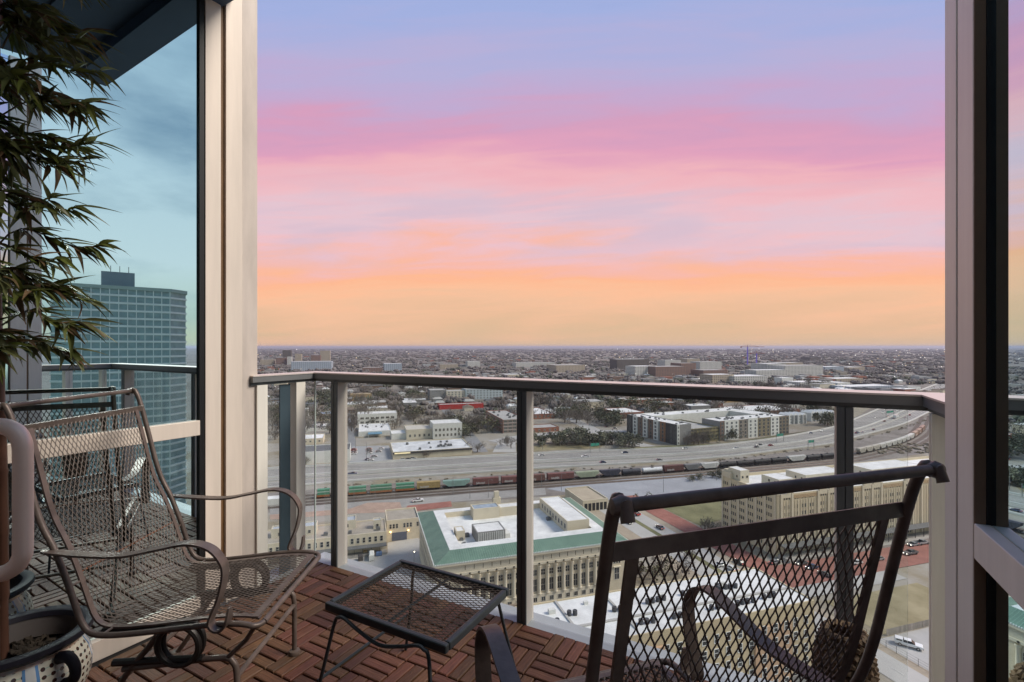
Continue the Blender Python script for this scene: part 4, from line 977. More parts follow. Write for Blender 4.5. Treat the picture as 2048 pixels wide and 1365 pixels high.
MB().box(-.2, -.7, h_ - 1.5, w_ + .2, -.002, h_ - .3).build('fascia', darkw, r_); MB().box(1, -.75, h_ - 1.35, 12, -.705, h_ - .45).build('sign_panel', pmat('lit_sign', (.8, .7, .45), .5, emit=(1, .8, .45), estr=.6), r_); units(r_, 12, 8, 52, 6, 32, h_ - .5, 1.8, seed=6)
rg, w_, h_ = pxb('four-storey red brick loft building with concrete framed end', 1006, 1052, 840, 867.6, 66, brickw, greyroof, [('F', 5, 4, 3.6, 1.7, .9, 3.1, .5, .5), ('L', 17, 4, 1.8, 1.6, .9, 3.1, 1, 1)])
units(rg, 14, 3, 25, 5, 60, h_ - .5, 2, seed=2)
for j in range(5): MB().box(-.1, -.16, j * 3.1 - .0, w_ + .1, -.075, j * 3.1 + .5).build('floor_band', concp, rg)
pxb('long low red wall building at the street end', 879, 967, 810, 820, 14, pmat('bright_red_wall', (.42, .035, .03), .8, .1, .3), greyroof, ())
fac = {}
def facade(name, wc_, gc, pu, pv, fu=.55, fv=.5):
    if name in fac: return fac[name]
    m = bpy.data.materials.new(name); m.use_nodes = True; t = m.node_tree; b = t.nodes['Principled BSDF']; ln = t.links.new; b.inputs['Roughness'].default_value = .8
    tcn = t.nodes.new('ShaderNodeTexCoord'); sp = t.nodes.new('ShaderNodeSeparateXYZ'); ln(tcn.outputs['Object'], sp.inputs[0])
    def M(op, a, b_):
        n = t.nodes.new('ShaderNodeMath'); n.operation = op
        for i, v in enumerate((a, b_)):
            if hasattr(v, 'is_output'): ln(v, n.inputs[i])
            else: n.inputs[i].default_value = v
        return n.outputs[0]
    u = M('FRACT', M('DIVIDE', M('ADD', sp.outputs[0], sp.outputs[1]), pu), 0); v = M('FRACT', M('DIVIDE', sp.outputs[2], pv), 0)
    k = M('MULTIPLY', M('LESS_THAN', u, fu), M('LESS_THAN', M('ABSOLUTE', M('SUBTRACT', v, .5), 0), fv / 2))
    x = t.nodes.new('ShaderNodeMixRGB'); ln(k, x.inputs[0]); x.inputs[1].default_value = (*wc_, 1); x.inputs[2].default_value = (*gc, 1); ln(x.outputs[0], b.inputs['Base Color']); fac[name] = m; return m
f_white = facade('far_white_facade', (.60, .58, .54), (.12, .12, .13), 5, 3.6); f_brick = facade('far_brick_facade', (.25, .15, .115), (.10, .09, .09), 5, 3.6); f_tan = facade('far_tan_facade', (.46, .38, .29), (.12, .11, .10), 5, 3.6); f_blue = facade('far_blue_facade', (.42, .46, .52), (.14, .17, .21), 6, 3.6, .7); f_dark = facade('far_dark_facade', (.15, .125, .11), (.05, .05, .055), 5, 3.8, .7)
for a in (('grey apartment block with balconies behind the red wall', 860, 893, 781, 801, 30, greyw, greyroof), ('cream apartment block beside the grey one', 893, 930, 783, 801, 25, creamw, greyroof), ('pale blue-white apartment block behind the brick loft', 931, 1005, 779, 800, 30, wall_mat('pale_blue_panel', (.46, .52, .55)), greyroof)):
    pxb(*a, [lambda w, d, h: ('F', max(4, int(w / 5)), 4, 2.2, 1.8, 1.3, h / 4.3, 1, 1)], fm=whitetrim)
pxb('brick store with white roof across the street', 1066, 1110, 829, 839, 55, brickw, whiteroof, [lambda w, d, h: ('F', 5, 1, 1.8, 1.8, 1.6, 1, 1, 1)])
pxb('grey-roofed brick restaurant at the intersection', 1060, 1118, 857, 866, 20, brickw, greyroof, [lambda w, d, h: ('F', 5, 1, 1.4, 1.5, 1.0, 1, 1, 1)])
pxb('small white canopy station by the intersection', 1117, 1146, 818, 823, 14, whitew, whiteroof, ())
pxb('brick building with white roof behind the apartments', 1240, 1288, 826, 838, 40, brickw, whiteroof, ())
pxb('long brown brick hall behind the garage', 1256, 1344, 801, 814, 22, brickw, greyroof, [lambda w, d, h: ('F', 9, 2, 1.8, 1.8, 1.6, 3.8, 1, 1)])
pxb('long white-roofed brick warehouse behind the apartments', 1492, 1600, 824, 833, 50, brickw, whiteroof, [lambda w, d, h: ('F', 10, 1, 2, 1.6, 1.4, 1, 1, 1)])
pxb('ochre hall with flat roof beyond the apartments', 1442, 1495, 793, 806, 40, orangew, pmat('ochre_roof', (.45, .38, .3), .9), ()); pxb('white industrial shed beyond the apartments', 1548, 1600, 804, 818, 30, whitew, whiteroof, [lambda w, d, h: ('F', 4, 1, 2.5, 3, .2, 1, 2, 2)])
pxb('small tan church hall among trees', 700, 744, 789, 802, 16, orangew, wall_mat('tan_tile_roof', (.40, .33, .25)), ())

# ------------------------------------------------------------------ apartment complex by the freeway
AA = R(23.5); ao = G(1354, 891); AH = 16.6
ap = empty('apartment_complex', ao, AA, 'five-storey apartment complex with white bays, brick and charcoal sections and a parking garage', 'building'); occ(ao, 128, 66, AA)
def lx_(px):
    k = (px - 1024) / FPX; return (k * ao.y - ao.x) / (math.cos(AA) - k * math.sin(AA))
shell(ap, 0, 0, 15, 66, 0, AH, greyw, whiteroof, .5, .4, 'wing'); gx0, gx1 = 15.3, lx_(1439)
shell(ap, gx0, .8, gx1, 46, 0, AH - 4.6, oliw, pmat('garage_deck', (.42, .41, .39), .9), 1.0, .3, 'parking_garage')
for j in range(4):
    for i in range(9):
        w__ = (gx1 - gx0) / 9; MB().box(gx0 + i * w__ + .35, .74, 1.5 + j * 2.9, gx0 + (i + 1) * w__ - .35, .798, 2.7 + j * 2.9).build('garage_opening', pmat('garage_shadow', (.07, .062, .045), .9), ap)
shell(ap, gx1 + .2, 0, lx_(1578), 20, 0, AH, greyw, whiteroof, .5, .4, 'wing'); shell(ap, 15.3, 48, 128, 66, 0, AH, whitew, whiteroof, .5, .4, 'wing'); shell(ap, lx_(1578) - 22, 20.3, lx_(1578), 47.7, 0, AH, whitew, whiteroof, .5, .4, 'wing')
secs = [(1440, 1448, brownw), (1448.3, 1476, whitew), (1476.3, 1495, wall_mat('taupe_panel', (.27, .235, .20))), (1495.3, 1514, whitew), (1514.3, 1540, wall_mat('olive_brick', (.25, .21, .14))), (1540.3, 1557, whitew), (1557.3, 1577, wall_mat('bronze_panel', (.20, .165, .12)))]
for i, (a, b, mt) in enumerate(secs):
    x0, x1 = lx_(a), lx_(b); pr = .7 if mt == whitew else .35
    MB().box(x0, -pr, 0, x1, -.001, AH + (.5 if mt == whitew else .1)).build('wall_section', mt, ap)
    n = max(1, int((x1 - x0) / 4.2))
    for c in range(n):
        for j in range(5): inst('window', win_mesh(2.1, 1.9, greyw if mt != whitew else whitetrim), ap, (x0 + (x1 - x0) * (c + .5) / n, -pr, .9 + j * 3.15))
for (y0, y1, mt, pr) in ((0, 13, darkw, .4), (13.3, 20, wall_mat('rust_brick', (.26, .14, .08)), .3), (22, 28, whitew, .9), (29, 35, brownw, .3), (36, 42, whitew, .9), (43, 49, brownw, .3), (50, 56, whitew, .9), (57, 65.5, darkw, .4)):
    MB().box(-pr, y0, 0, -.001, y1, AH + (.4 if mt == whitew else .1)).build('wall_section', mt, ap)
    for j in range(5): inst('window', win_mesh(2.6 if mt == whitew else 1.8, 2.1, whitetrim if mt == whitew else greyw), ap, (-pr, (y0 + y1) / 2, .8 + j * 3.15), (0, 0, -math.pi / 2))
    if y1 - y0 > 10:
        for j in range(5): inst('window', win_mesh(1.8, 2.1, greyw), ap, (-pr, y0 + 2.3, .8 + j * 3.15), (0, 0, -math.pi / 2))
MB().box(-.2, -.6, 0, 2.2, -.001, AH + .3).build('wall_section', whitew, ap)
for j in range(5): inst('window', win_mesh(1.3, 1.7, whitetrim), ap, (1, -.6, .9 + j * 3.15))
units(ap, 16, 2, 13, 4, 62, AH - .5, 1.5, seed=12); units(ap, 20, gx1 + 2, lx_(1578) - 2, 4, 18, AH - .5, 1.5, seed=13); units(ap, 14, 20, 120, 50, 63, AH - .5, 1.5, seed=14)
for i in range(10):
    x0, x1 = ((1577.5 + i * 9, 1586 + i * 9) if i < 4 else (1622 + (i - 4) * 8, 1629.5 + (i - 4) * 8))
    yb = 849 if i < 4 else 843.5
    o, w_ = fit(x0, yb - (i * .3 if i < 4 else (i - 4) * .25), x1, AA); th = empty('townhouse', o, AA, 'narrow white gabled townhouse in the row beyond the apartments' if i < 4 else 'narrow white gabled townhouse in the farther row', 'house', 'white townhouses'); occ(o, w_, 12, AA)
    MB().box(0, 0, 0, w_ - .1, 12, 9).build('wall', greyw if i % 2 else whitew, th); m = MB(); m.add([(0, -.3, 9), (w_ - .1, -.3, 9), (w_ / 2, -.3, 11.2), (0, 12, 9), (w_ - .1, 12, 9), (w_ / 2, 12, 11.2)], [(0, 1, 2), (5, 4, 3), (0, 2, 5, 3), (1, 4, 5, 2)]); m.build('roof', whiteroof, th)
    MB().box(.4, -.4, 0, 1.1, -.001, 9).build('bay_frame', whitetrim, th); MB().box(w_ - 1.3, -.4, 0, w_ - .6, -.001, 9).build('bay_frame', whitetrim, th)
    for j in range(3): inst('window', win_mesh(1.5, 1.7, whitetrim), th, (w_ / 2, 0, .9 + 2.9 * j))

# ------------------------------------------------------------------ tall hotel tower that the left window mirrors
tw_o = Vector((251, -15, GZ)); TA = R(-98.6)
tow = empty('office_tower', tw_o, TA, 'broad dark office tower with pale floor bands mirrored in the blue window', 'building')
TWd, TD, TH = 44.0, 30.0, 103.5
oct_ = [(6, 0), (TWd - 6, 0), (TWd, 6), (TWd, TD), (0, TD), (0, 6)]
tg = pmat('tower_glass', (.22, .34, .34), .3, .2, .3); tbm = wall_mat('tower_band', (.62, .72, .68))
MB().prism(oct_, 0, TH).build('curtain_wall', tg, tow)
for j in range(32):
    z = 3 + j * 3.15; m = MB(); m.prism([(5.8, -.35), (TWd - 5.8, -.35), (TWd + .35, 5.8), (TWd + .35, TD), (-.35, TD), (-.35, 5.8)], z, z + .8); m.build('floor_band', tbm, tow)
for i in range(12): MB().box(6 + i * 2.85, -.55, 2, 6.3 + i * 2.85, -.36, TH).build('pier', tbm, tow)
MB().prism([(5.6, -.6), (TWd - 5.6, -.6), (TWd + .6, 5.6), (TWd + .6, TD), (-.6, TD), (-.6, 5.6)], TH, TH + 1.4).build('parapet', wall_mat('tower_crown', (.30, .40, .36)), tow)
MB().box(18, 8, TH + 1.4, 29, 18, TH + 8).build('penthouse', wall_mat('tower_penthouse', (.20, .25, .27)), tow)
for x in (20, 23, 26): MB().tube([(x, 12, TH + 8), (x, 12, TH + 11)], .12, 5).build('antenna', darkw, tow)
# ------------------------------------------------------------------ railway: tracks and freight cars
TP = smoothpts([G(*p) for p in ((380, 1017), (540, 1004), (640, 996.5), (800, 984), (945, 973.5), (1120, 961.5), (1400, 941), (1640, 920), (1715, 909.5), (1800, 888), (1838, 868), (1852, 850), (1858, 835))], 14)
tf, tl = sampler(TP)
railm = pmat('rail_steel', (.14, .10, .085), .5, .2, 1, .5); tiem = pmat('track_bed', (.13, .105, .09), .95, .25, .2)
def track(off, name='railway_track'):
    root = empty(name, TP[0], 0, 'railway track on dark ballast running past the freeway', 'track', 'railway tracks'); n = 130; bed = MB(); r1 = MB(); vs = []; A_ = []; B_ = []
    for i in range(n):
        p = tf(tl * i / (n - 1)); d = (tf(min(tl, tl * i / (n - 1) + 2)) - tf(max(0, tl * i / (n - 1) - 2))).normalized(); nn = Vector((-d.y, d.x, 0)); c = p + nn * off - TP[0]
        vs += [(c.x + nn.x * 1.7, c.y + nn.y * 1.7, .10), (c.x - nn.x * 1.7, c.y - nn.y * 1.7, .10)]; A_.append(c + nn * .75 + Vector((0, 0, .2))); B_.append(c - nn * .75 + Vector((0, 0, .2)))
    bed.add(vs, [(2 * i, 2 * i + 1, 2 * i + 3, 2 * i + 2) for i in range(n - 1)]); bed.build('track_bed', tiem, root)
    MB().tube(A_, .09, 4).build('rail', railm, root); MB().tube(B_, .09, 4).build('rail', railm, root)
for off in (0, -5.5, -10.5, 6): track(off)
def s_of(px):
    lo, hi = 0, tl
    for _ in range(40):
        m = (lo + hi) / 2; p = tf(m)
        if 1024 + FPX * p.x / p.y < px: lo = m
        else: hi = m
    return lo
blackm = pmat('car_underframe', (.025, .025, .027), .7, .3, 1)
def freight(x0, x1, kind, col, label, off=0):
    s0, s1 = s_of(x0), s_of(x1); l = max(5, (s1 - s0) - 1.0); p = tf((s0 + s1) / 2); d = (tf(s1) - tf(s0)).normalized(); a = math.atan2(d.y, d.x); nn = Vector((-d.y, d.x, 0))
    root = empty('freight_car', p + nn * off, a, label, 'train car', 'freight cars on the tracks'); h = l / 2; g_ = sum(col) / 3; col = tuple(c * .66 + g_ * .34 for c in col); cm_ = pmat('freight_%02d_%02d_%02d' % tuple(int(c * 99) for c in col), col, .65, .18, .5)
    b = MB(); b.box(-h, -1.2, .95, h, 1.2, 1.3); b.box(-h - .5, -.15, .95, h + .5, .15, 1.2); b.build('underframe', blackm, root)
    for sx in (-1, 1):
        b = MB(); b.box(sx * h * .72 - 1.3, -1.1, .35, sx * h * .72 + 1.3, 1.1, .94)
        for wx in (-.85, .85): b.tube([(sx * h * .72 + wx, -.95, .66), (sx * h * .72 + wx, .95, .66)], .45, 10)
        b.build('bogie', blackm, root)
    if kind == 'box':
        b = MB(); b.box(-h, -1.5, 1.31, h, 1.5, 4.6); b.frus([(-h, -1.5), (h, -1.5), (h, 1.5), (-h, 1.5)], 4.601, [(-h, -.3), (h, -.3), (h, .3), (-h, .3)], 4.9)
        b.build('body', cm_, root); n = 10
        r = MB()
        for i in range(n + 1): r.box(-h + i * (l - .12) / n, -1.58, 1.31, -h + i * (l - .12) / n + .12, -1.501, 4.55)
        r.build('side_rib', cm_, root); MB().box(-1.4, -1.6, 1.4, 1.4, -1.585, 4.4).build('sliding_door', cm_, root)
        gf = pmat('graffiti_white', (.6, .58, .56), .7, .5, 3); g = MB(); rn = random.Random(int(x0))
        for i in range(12):
            gx_ = -h * .75 + i * .42; g.box(gx_, -1.625, 1.5 + rn.random() * .3, gx_ + .22, -1.605, 2.3 + rn.random() * .6)
        tag(g.build('graffiti', gf, root), kind='stuff')
    elif kind == 'hopper':
        b = MB(); pts = [(-h, 4.4), (-h, 3.4), (-h * .62, 1.35), (h * .62, 1.35), (h, 3.4), (h, 4.4)]; k = len(pts)
        b.add([(x, -1.5, z) for x, z in pts] + [(x, 1.5, z) for x, z in pts], [tuple(range(k)), tuple(reversed(range(k, 2 * k)))] + [((i + 1) % k, i, k + i, k + (i + 1) % k) for i in range(k)]); b.build('body', cm_, root)
        MB().box(-h, -.8, 4.41, h, .8, 4.6).build('roof_hatch', cm_, root); r = MB()
        for i in range(9): r.box(-h * .6 + i * h * .15, -1.57, 1.6, -h * .6 + i * h * .15 + .1, -1.501, 4.3)
        r.build('side_rib', cm_, root)
    elif kind == 'tank':
        b = MB(); b.tube([(-h, 0, 2.75), (-h + .3, 0, 2.75), (h - .3, 0, 2.75), (h, 0, 2.75)], [.9, 1.42, 1.42, .9], 18); b.build('tank_shell', cm_, root, smooth=True)
        b = MB(); b.tube([(0, 0, 4.1), (0, 0, 4.6)], .5, 10); b.box(-1, -.6, 4.15, 1, .6, 4.25); b.build('dome', blackm, root)
        MB().box(-h * .8, -.9, 1.31, h * .8, .9, 1.5).build('saddle', blackm, root)
    else:
        b = MB(); b.box(-h + .25, -1.25, 1.31, h - .25, 1.25, 4.7); b.build('container', cm_, root); b = MB(); b.box(-h, -1.5, .9, h, -1.26, 1.9); b.box(-h, 1.26, .9, h, 1.5, 1.9); b.build('well_side', pmat('well_rust', (.30, .12, .05), .8, .3, .6), root)
        MB().box(-h + .3, -1.27, 3.3, h - .3, -1.251, 3.6).build('white_stripe', pmat('container_stripe', (.55, .62, .55), .6), root)
for (x0, x1, k, c, lb) in ((566, 598, 'box', (.26, .10, .06), 'rust boxcar at the tail beside the white platform canopy'), (632, 662, 'cont', (.05, .30, .16), 'green container car behind the glass corner joint'), (664, 693, 'cont', (.05, .28, .15), 'green container car hidden partly behind the rail post'), (695, 735, 'cont', (.05, .31, .16), 'green container car just right of the rail post'),
    (738, 786, 'cont', (.05, .27, .14), 'green container car in the middle of the green string'), (789, 831, 'cont', (.04, .30, .17), 'green container car next to the yellow locomotive'), (832, 882, 'box', (.42, .27, .05), 'yellow and green locomotive between green and teal cars'), (884, 941, 'hopper', (.22, .40, .34), 'teal covered hopper car ahead of the red boxcars'),
    (944, 998, 'box', (.21, .055, .045), 'dark red boxcar with graffiti next to the teal hopper'), (1001, 1046, 'box', (.22, .06, .05), 'dark red boxcar with graffiti behind the dark rail post'), (1048, 1090, 'box', (.2, .07, .05), 'dark red boxcar hidden behind the rail post'), (1093, 1148, 'box', (.23, .055, .04), 'red boxcar with white graffiti beside the pale green hopper'), (1149, 1198, 'hopper', (.36, .42, .26), 'pale green hopper with dark graffiti'),
    (1199, 1241, 'hopper', (.045, .05, .085), 'navy hopper beside the pale green hopper'), (1242, 1282, 'tank', (.04, .045, .07), 'navy tank car next to the white tank car'), (1283, 1325, 'tank', (.62, .63, .66), 'white tank car between navy and maroon cars'), (1326, 1366, 'box', (.16, .05, .04), 'maroon boxcar right of the white tank car'), (1367, 1399, 'hopper', (.20, .20, .21), 'grey hopper right of the maroon boxcar'), (1400, 1437, 'hopper', (.60, .59, .56), 'white hopper between grey hopper and black tank cars'),
    (1437, 1472, 'tank', (.02, .02, .025), 'black tank car, one of four in a string'), (1472, 1507, 'tank', (.02, .02, .025), 'black tank car, one of four in a string'), (1507, 1541, 'tank', (.02, .02, .025), 'black tank car, one of four in a string'), (1541, 1573, 'tank', (.02, .02, .025), 'black tank car, one of four in a string'), (1574, 1610, 'hopper', (.56, .55, .52), 'white hopper right of the four black tank cars'), (1611, 1640, 'tank', (.03, .03, .04), 'black tank car right of the lone white hopper'), (1641, 1668, 'tank', (.03, .03, .04), 'last black tank car beside the wide rail post'),
    (1826, 1833, 'box', (.45, .26, .16), 'orange boxcar on the curve'), (1834, 1840, 'box', (.40, .22, .14), 'rust orange boxcar on the far curve'), (1841, 1846, 'box', (.38, .2, .13), 'rust boxcar at the head of the curve')): freight(x0, x1, k, c, lb)
xs = [1715, 1729, 1743, 1757, 1769, 1780, 1791, 1800, 1809, 1817, 1825]
for i in range(10): freight(xs[i], xs[i + 1], 'hopper', (.50, .44, .35) if i < 3 else (.58, .55, .49), 'pale tan hopper car in the string on the railway curve')
# ------------------------------------------------------------------ vehicles
tyre = pmat('tyre', (.02, .02, .02), .8); carglass = pmat('car_glass', (.02, .024, .03), .1); hl = pmat('headlight', (.9, .9, .85), .3, emit=(1, .93, .8), estr=5); tlm = pmat('tail_light', (.6, .05, .03), .4, emit=(1, .1, .05), estr=1.5)
VM = {}
def car_mesh(kind, col):
    k = (kind, col)
    if k in VM: return VM[k]
    pm = pmat('paint_%02d_%02d_%02d' % tuple(int(c * 99) for c in col), col, .3, .03, 1, .1, coat=.3); m = MB()
    def pr(pts, y0, y1, z=None, inset=0):
        n = len(pts); m.add([(x, y0 + (inset if i_ in () else 0), zz_) for i_, (x, zz_) in enumerate(pts)] + [(x, y1, zz_) for x, zz_ in pts], [tuple(range(n)), tuple(reversed(range(n, 2 * n)))] + [((i + 1) % n, i, n + i, n + (i + 1) % n) for i in range(n)])
    if kind == 'car':
        l = 2.25; pr([(-l, .35), (l, .35), (l, .75), (1.2, .9), (-1.9, .95), (-l, .85)], -.88, .88)
        m.cur = 1; m.frus([(-1.75, -.82), (1.15, -.82), (1.15, .82), (-1.75, .82)], .95, [(-1.15, -.66), (.35, -.66), (.35, .66), (-1.15, .66)], 1.38); m.cur = 0; m.box(-1.1, -.64, 1.381, .3, .64, 1.43)
        wx = (-1.35, 1.4)
    elif kind == 'pickup':
        l = 2.9; pr([(-l, .5), (l, .5), (l, 1.0), (2.7, 1.12), (1.25, 1.2), (-l, 1.2)], -.97, .97)
        m.cur = 1; m.frus([(-.95, -.9), (1.3, -.9), (1.3, .9), (-.95, .9)], 1.2, [(-.75, -.72), (.6, -.72), (.6, .72), (-.75, .72)], 1.75); m.box(-2.75, -.8, 1.201, -1.05, .8, 1.215); m.cur = 0; m.box(-.72, -.7, 1.751, .55, .7, 1.82); m.box(-2.8, -.96, 1.2, -1.0, -.86, 1.28); m.box(-2.8, .86, 1.2, -1.0, .96, 1.28)
        wx = (-1.85, 1.9)
    else:
        l = 8; m.box(-l, -1.25, 1.1, l - 3.2, 1.25, 4.0); m.box(l - 2.8, -1.2, .6, l - .4, 1.2, 3.0); m.cur = 1; m.box(l - .39, -1.1, 1.8, l - .3, 1.1, 2.7); m.cur = 0; wx = (-6.5, -5.2, 2.5, 6.4)
    m.cur = 2; r = .34 if kind == 'car' else (.4 if kind == 'pickup' else .5); hw = .8 if kind == 'car' else (.88 if kind == 'pickup' else 1.1)
    for x in wx:
        for y in (-hw, hw): m.tube([(x, y - .12, r), (x, y + .12, r)], r, 12)
    m.cur = 3
    for y in (-.6, .6): m.box(l - .02, y - .18, .6, l + .03, y + .18, .78)
    m.cur = 4
    for y in (-.65, .65): m.box(-l - .03, y - .15, .7, -l + .02, y + .15, .85)
    VM[k] = m.mesh('vehicle_body', [pm, carglass, tyre, hl, tlm]); return VM[k]
COLS = [((.75, .75, .75), 'white'), ((.75, .75, .75), 'white'), ((.05, .05, .055), 'black'), ((.32, .33, .34), 'silver'), ((.14, .145, .15), 'grey'), ((.30, .04, .035), 'red'), ((.06, .09, .17), 'blue')]
rnd = random.Random(31)
def vehicle(kind, col, p, ang, label, group):
    o = inst('car' if kind == 'car' else ('pickup_truck' if kind == 'pickup' else 'truck'), car_mesh(kind, col), None, p, (0, 0, ang)); tag(o, label, 'car' if kind == 'car' else 'truck', group)
# parking lot rows
for i in range(7):
    for row, (a, b) in enumerate(((709, 899), (738, 898))):
        if rnd.random() < .15: continue
        c, nm = rnd.choice(COLS); o = G(a, b) - E2 * 3.2 * i; vehicle('car', c, o + E1 * rnd.uniform(-.3, .3) + Vector((0, 0, .15)), CA + rnd.uniform(-.05, .05), '%s car parked in the rows of the grey lot by the freeway' % nm, 'cars in the grey lot')
for x, y in ((757, 905), (762, 899), (748, 915), (741, 922), (736, 921), (806, 921), (817, 920.5), (826, 919)):
    c, nm = rnd.choice(COLS); vehicle('car', c, G(x, y) + Vector((0, 0, .15)), CA + rnd.uniform(-.2, .2), '%s car parked loose by the tan warehouse and lot' % nm, 'cars by the tan warehouse')
for i in range(120):
    far_ = i % 2 == 0; s = rnd.random() ** (.8) if i < 60 else rnd.uniform(.62, .97); t = rnd.choice((.5, .57, .63, .69, .75, .81, .87)) if far_ else rnd.choice((.09, .145, .2, .25, .33, .385, .44))
    p = fw(s, t + .013); d = fw(min(1, s + .004), t + .013) - fw(max(0, s - .004), t + .013); a = math.atan2(d.y, d.x) + (math.pi if far_ else 0)
    c, nm = rnd.choice(COLS); k = 'semi' if i in (4, 9, 17) else ('pickup' if i % 7 == 3 else 'car')
    if k == 'semi': c, nm = (.7, .7, .7), 'white'
    vehicle(k, c, p + Vector((0, 0, .16)), a, '%s %s driving %s lanes of the freeway' % (nm, {'car': 'car', 'pickup': 'pickup', 'semi': 'lorry'}[k], 'along the far' if far_ else 'along the near'), 'freeway traffic')
for i in range(20):
    base = rnd.choice(((fq, E1, -40, 110, -3.6), (Bq - nv * 7.5, dv_, -70, 20, 0), (Bq - nv * 17, dv_, -70, 25, 0), (redq + E2 * 2.5, E1, 5, 80, 0), (redq + E2 * -3, E1, 5, 80, 0)))
    c, nm = rnd.choice(COLS); p = base[0] + base[1] * rnd.uniform(base[2], base[3]); vehicle('pickup' if i % 5 == 0 else 'car', c, p + Vector((0, 0, .2)), math.atan2(base[1].y, base[1].x) + rnd.choice((0, math.pi)), '%s %s on the streets between the cream warehouse and the tan block' % (nm, 'pickup' if i % 5 == 0 else 'car'), 'cars on the near streets')
vehicle('pickup', (.75, .75, .75), G(836, 1004) + Vector((0, 0, .12)), CA + .1, 'white pickup truck parked alone by the red brick apron', None)
for x, y in ((1462, 1140), (1442, 1133), (1650, 1152), (1478, 1128), (1550, 1128), (1100, 868), (1075, 857), (990, 815), (1180, 850), (1215, 855), (1230, 858)):
    c, nm = rnd.choice(COLS[:5]); vehicle('car', c, G(x, y) + Vector((0, 0, .16)), CA + rnd.choice((0, math.pi / 2)) + .1, '%s car parked on the street %s' % (nm, 'near the warehouse' if y > 1000 else 'beyond the freeway'), 'street cars')
# big white pickup with parts
def pickup_detailed():
    root = empty('pickup_truck', G(1817, 1294) + Vector((0, 0, .1)), CA - R(118) + R(65), 'large white pickup truck parked near the wooden fence', 'truck'); wp = pmat('white_truck_paint', (.78, .78, .78), .3, .03, 1, coat=.3)
    m = MB(); l = 2.95; pts = [(-l, .5), (l, .5), (l + .02, 1.0), (2.8, 1.12), (1.25, 1.22), (-l, 1.22)]; n = 6
    m.add([(x, -.98, z) for x, z in pts] + [(x, .98, z) for x, z in pts], [tuple(range(n)), tuple(reversed(range(n, 2 * n)))] + [((i + 1) % n, i, n + i, n + (i + 1) % n) for i in range(n)]); m.build('body', wp, root, bevel=.05)
    MB().frus([(-1.1, -.92), (1.35, -.92), (1.35, .92), (-1.1, .92)], 1.221, [(-.9, -.74), (.6, -.74), (.6, .74), (-.9, .74)], 1.78).build('cab_window', carglass, root); MB().box(-.92, -.76, 1.781, .6, .76, 1.86).build('cab_roof', wp, root)
    MB().frus([(-2.9, -.94), (-1.15, -.94), (-1.15, .94), (-2.9, .94)], 1.221, [(-2.8, -.85), (-1.15, -.85), (-1.15, .85), (-2.8, .85)], 1.80).build('bed_cover', wp, root); MB().box(-2.6, -.955, 1.35, -1.4, -.92, 1.65).build('cover_window', carglass, root); MB().box(-2.6, .92, 1.35, -1.4, .955, 1.65).build('cover_window', carglass, root)
    for x in (-1.85, 1.95):
        for y in (-.88, .88):
            w = MB(); w.tube([(0, -.14, 0), (0, .14, 0)], .42, 16); o = w.build('wheel', tyre, root, loc=(x, y, .42)); r = MB(); r.tube([(0, -.15, 0), (0, .15, 0)], .22, 12); r.build('rim', pmat('rim_alloy', (.5, .5, .5), .3, .1, 1, .8), o)
    for y in (-.7, .7): MB().box(l + .0, y - .2, .78, l + .05, y + .2, .98).build('headlight', pmat('headlight_off', (.6, .6, .6), .1), root)
    MB().box(l, -.48, .7, l + .04, .48, 1.0).build('grille', blackm, root); MB().box(l, -.98, .5, l + .1, .98, .66).build('bumper', blackm, root)
pickup_detailed()
# fences by the lot
fe = empty('wooden_fence', c_ + E1 * -1 + E2 * 5, CA, 'weathered grey board fence between grass lot and parking', 'fence'); brd = MB(); brd.box(0, -.02, 0, .9, .02, 1.9); brd = brd.mesh('board', pmat('weathered_board', (.28, .25, .22), .9, .2, 2, rand=.2))
for i in range(30): inst('board', brd, fe, (i * .94, rnd.uniform(-.03, .03), 0))
MB().box(0, .03, 1.4, 28, .08, 1.5).build('fence_rail', MATS['weathered_board'], fe)
cf = empty('mesh_fence', c_ + E1 * -6.5 + E2 * -30, CA + math.pi / 2, 'dark chain-link fence along the street by the white pickup', 'fence'); pst = MB(); pst.tube([(0, 0, 0), (0, 0, 2)], .05, 6); pst = pst.mesh('post', darkw)
for i in range(18): inst('post', pst, cf, (i * 2.6, 0, 0))
m = MB()
for z in (.1, .7, 1.3, 1.95): m.tube([(0, 0, z), (44, 0, z)], .025, 4)
m.build('fence_rail', darkw, cf)
# ------------------------------------------------------------------ lamps, signs, cranes
lampg = pmat('lamp_glow', (.9, .85, .7), .4, emit=(1, .86, .62), estr=12); polem = pmat('lamp_pole', (.20, .20, .20), .6); ph = MB(); ph.tube([(0, 0, 0), (0, 0, 10)], [.14, .08], 6); ph = ph.mesh('pole', polem)
arm_ = MB(); arm_.tube([(0, 0, 9.9), (0, -.9, 10.2), (0, -2, 10.3)], .06, 5); arm_ = arm_.mesh('arm', polem); hd_m = MB(); hd_m.box(-.18, -2.7, 10.2, .18, -1.9, 10.36); hd_u = hd_m.mesh('lamp_head', polem); hd_m = hd_m.mesh('lamp_head', lampg)
def lamp(p, ang, sc=1.0, lb='tall grey street lamp beyond the freeway', lit=False):
    o = empty('street_lamp', p, ang, lb, 'lamp', 'street lamps'); o.scale = (sc, sc, sc); inst('pole', ph, o); inst('arm', arm_, o); inst('lamp_head', hd_m if lit else hd_u, o)
for x, y in ((1085, 900), (1212, 897), (1228, 897), (1373, 893), (1118, 872), (1142, 873), (1157, 882), (1162, 872), (1178, 871), (711, 905), (733, 921), (963, 868), (1512, 880)): lamp(G(x, y), CA + rnd.uniform(-.5, .5), 1.25)
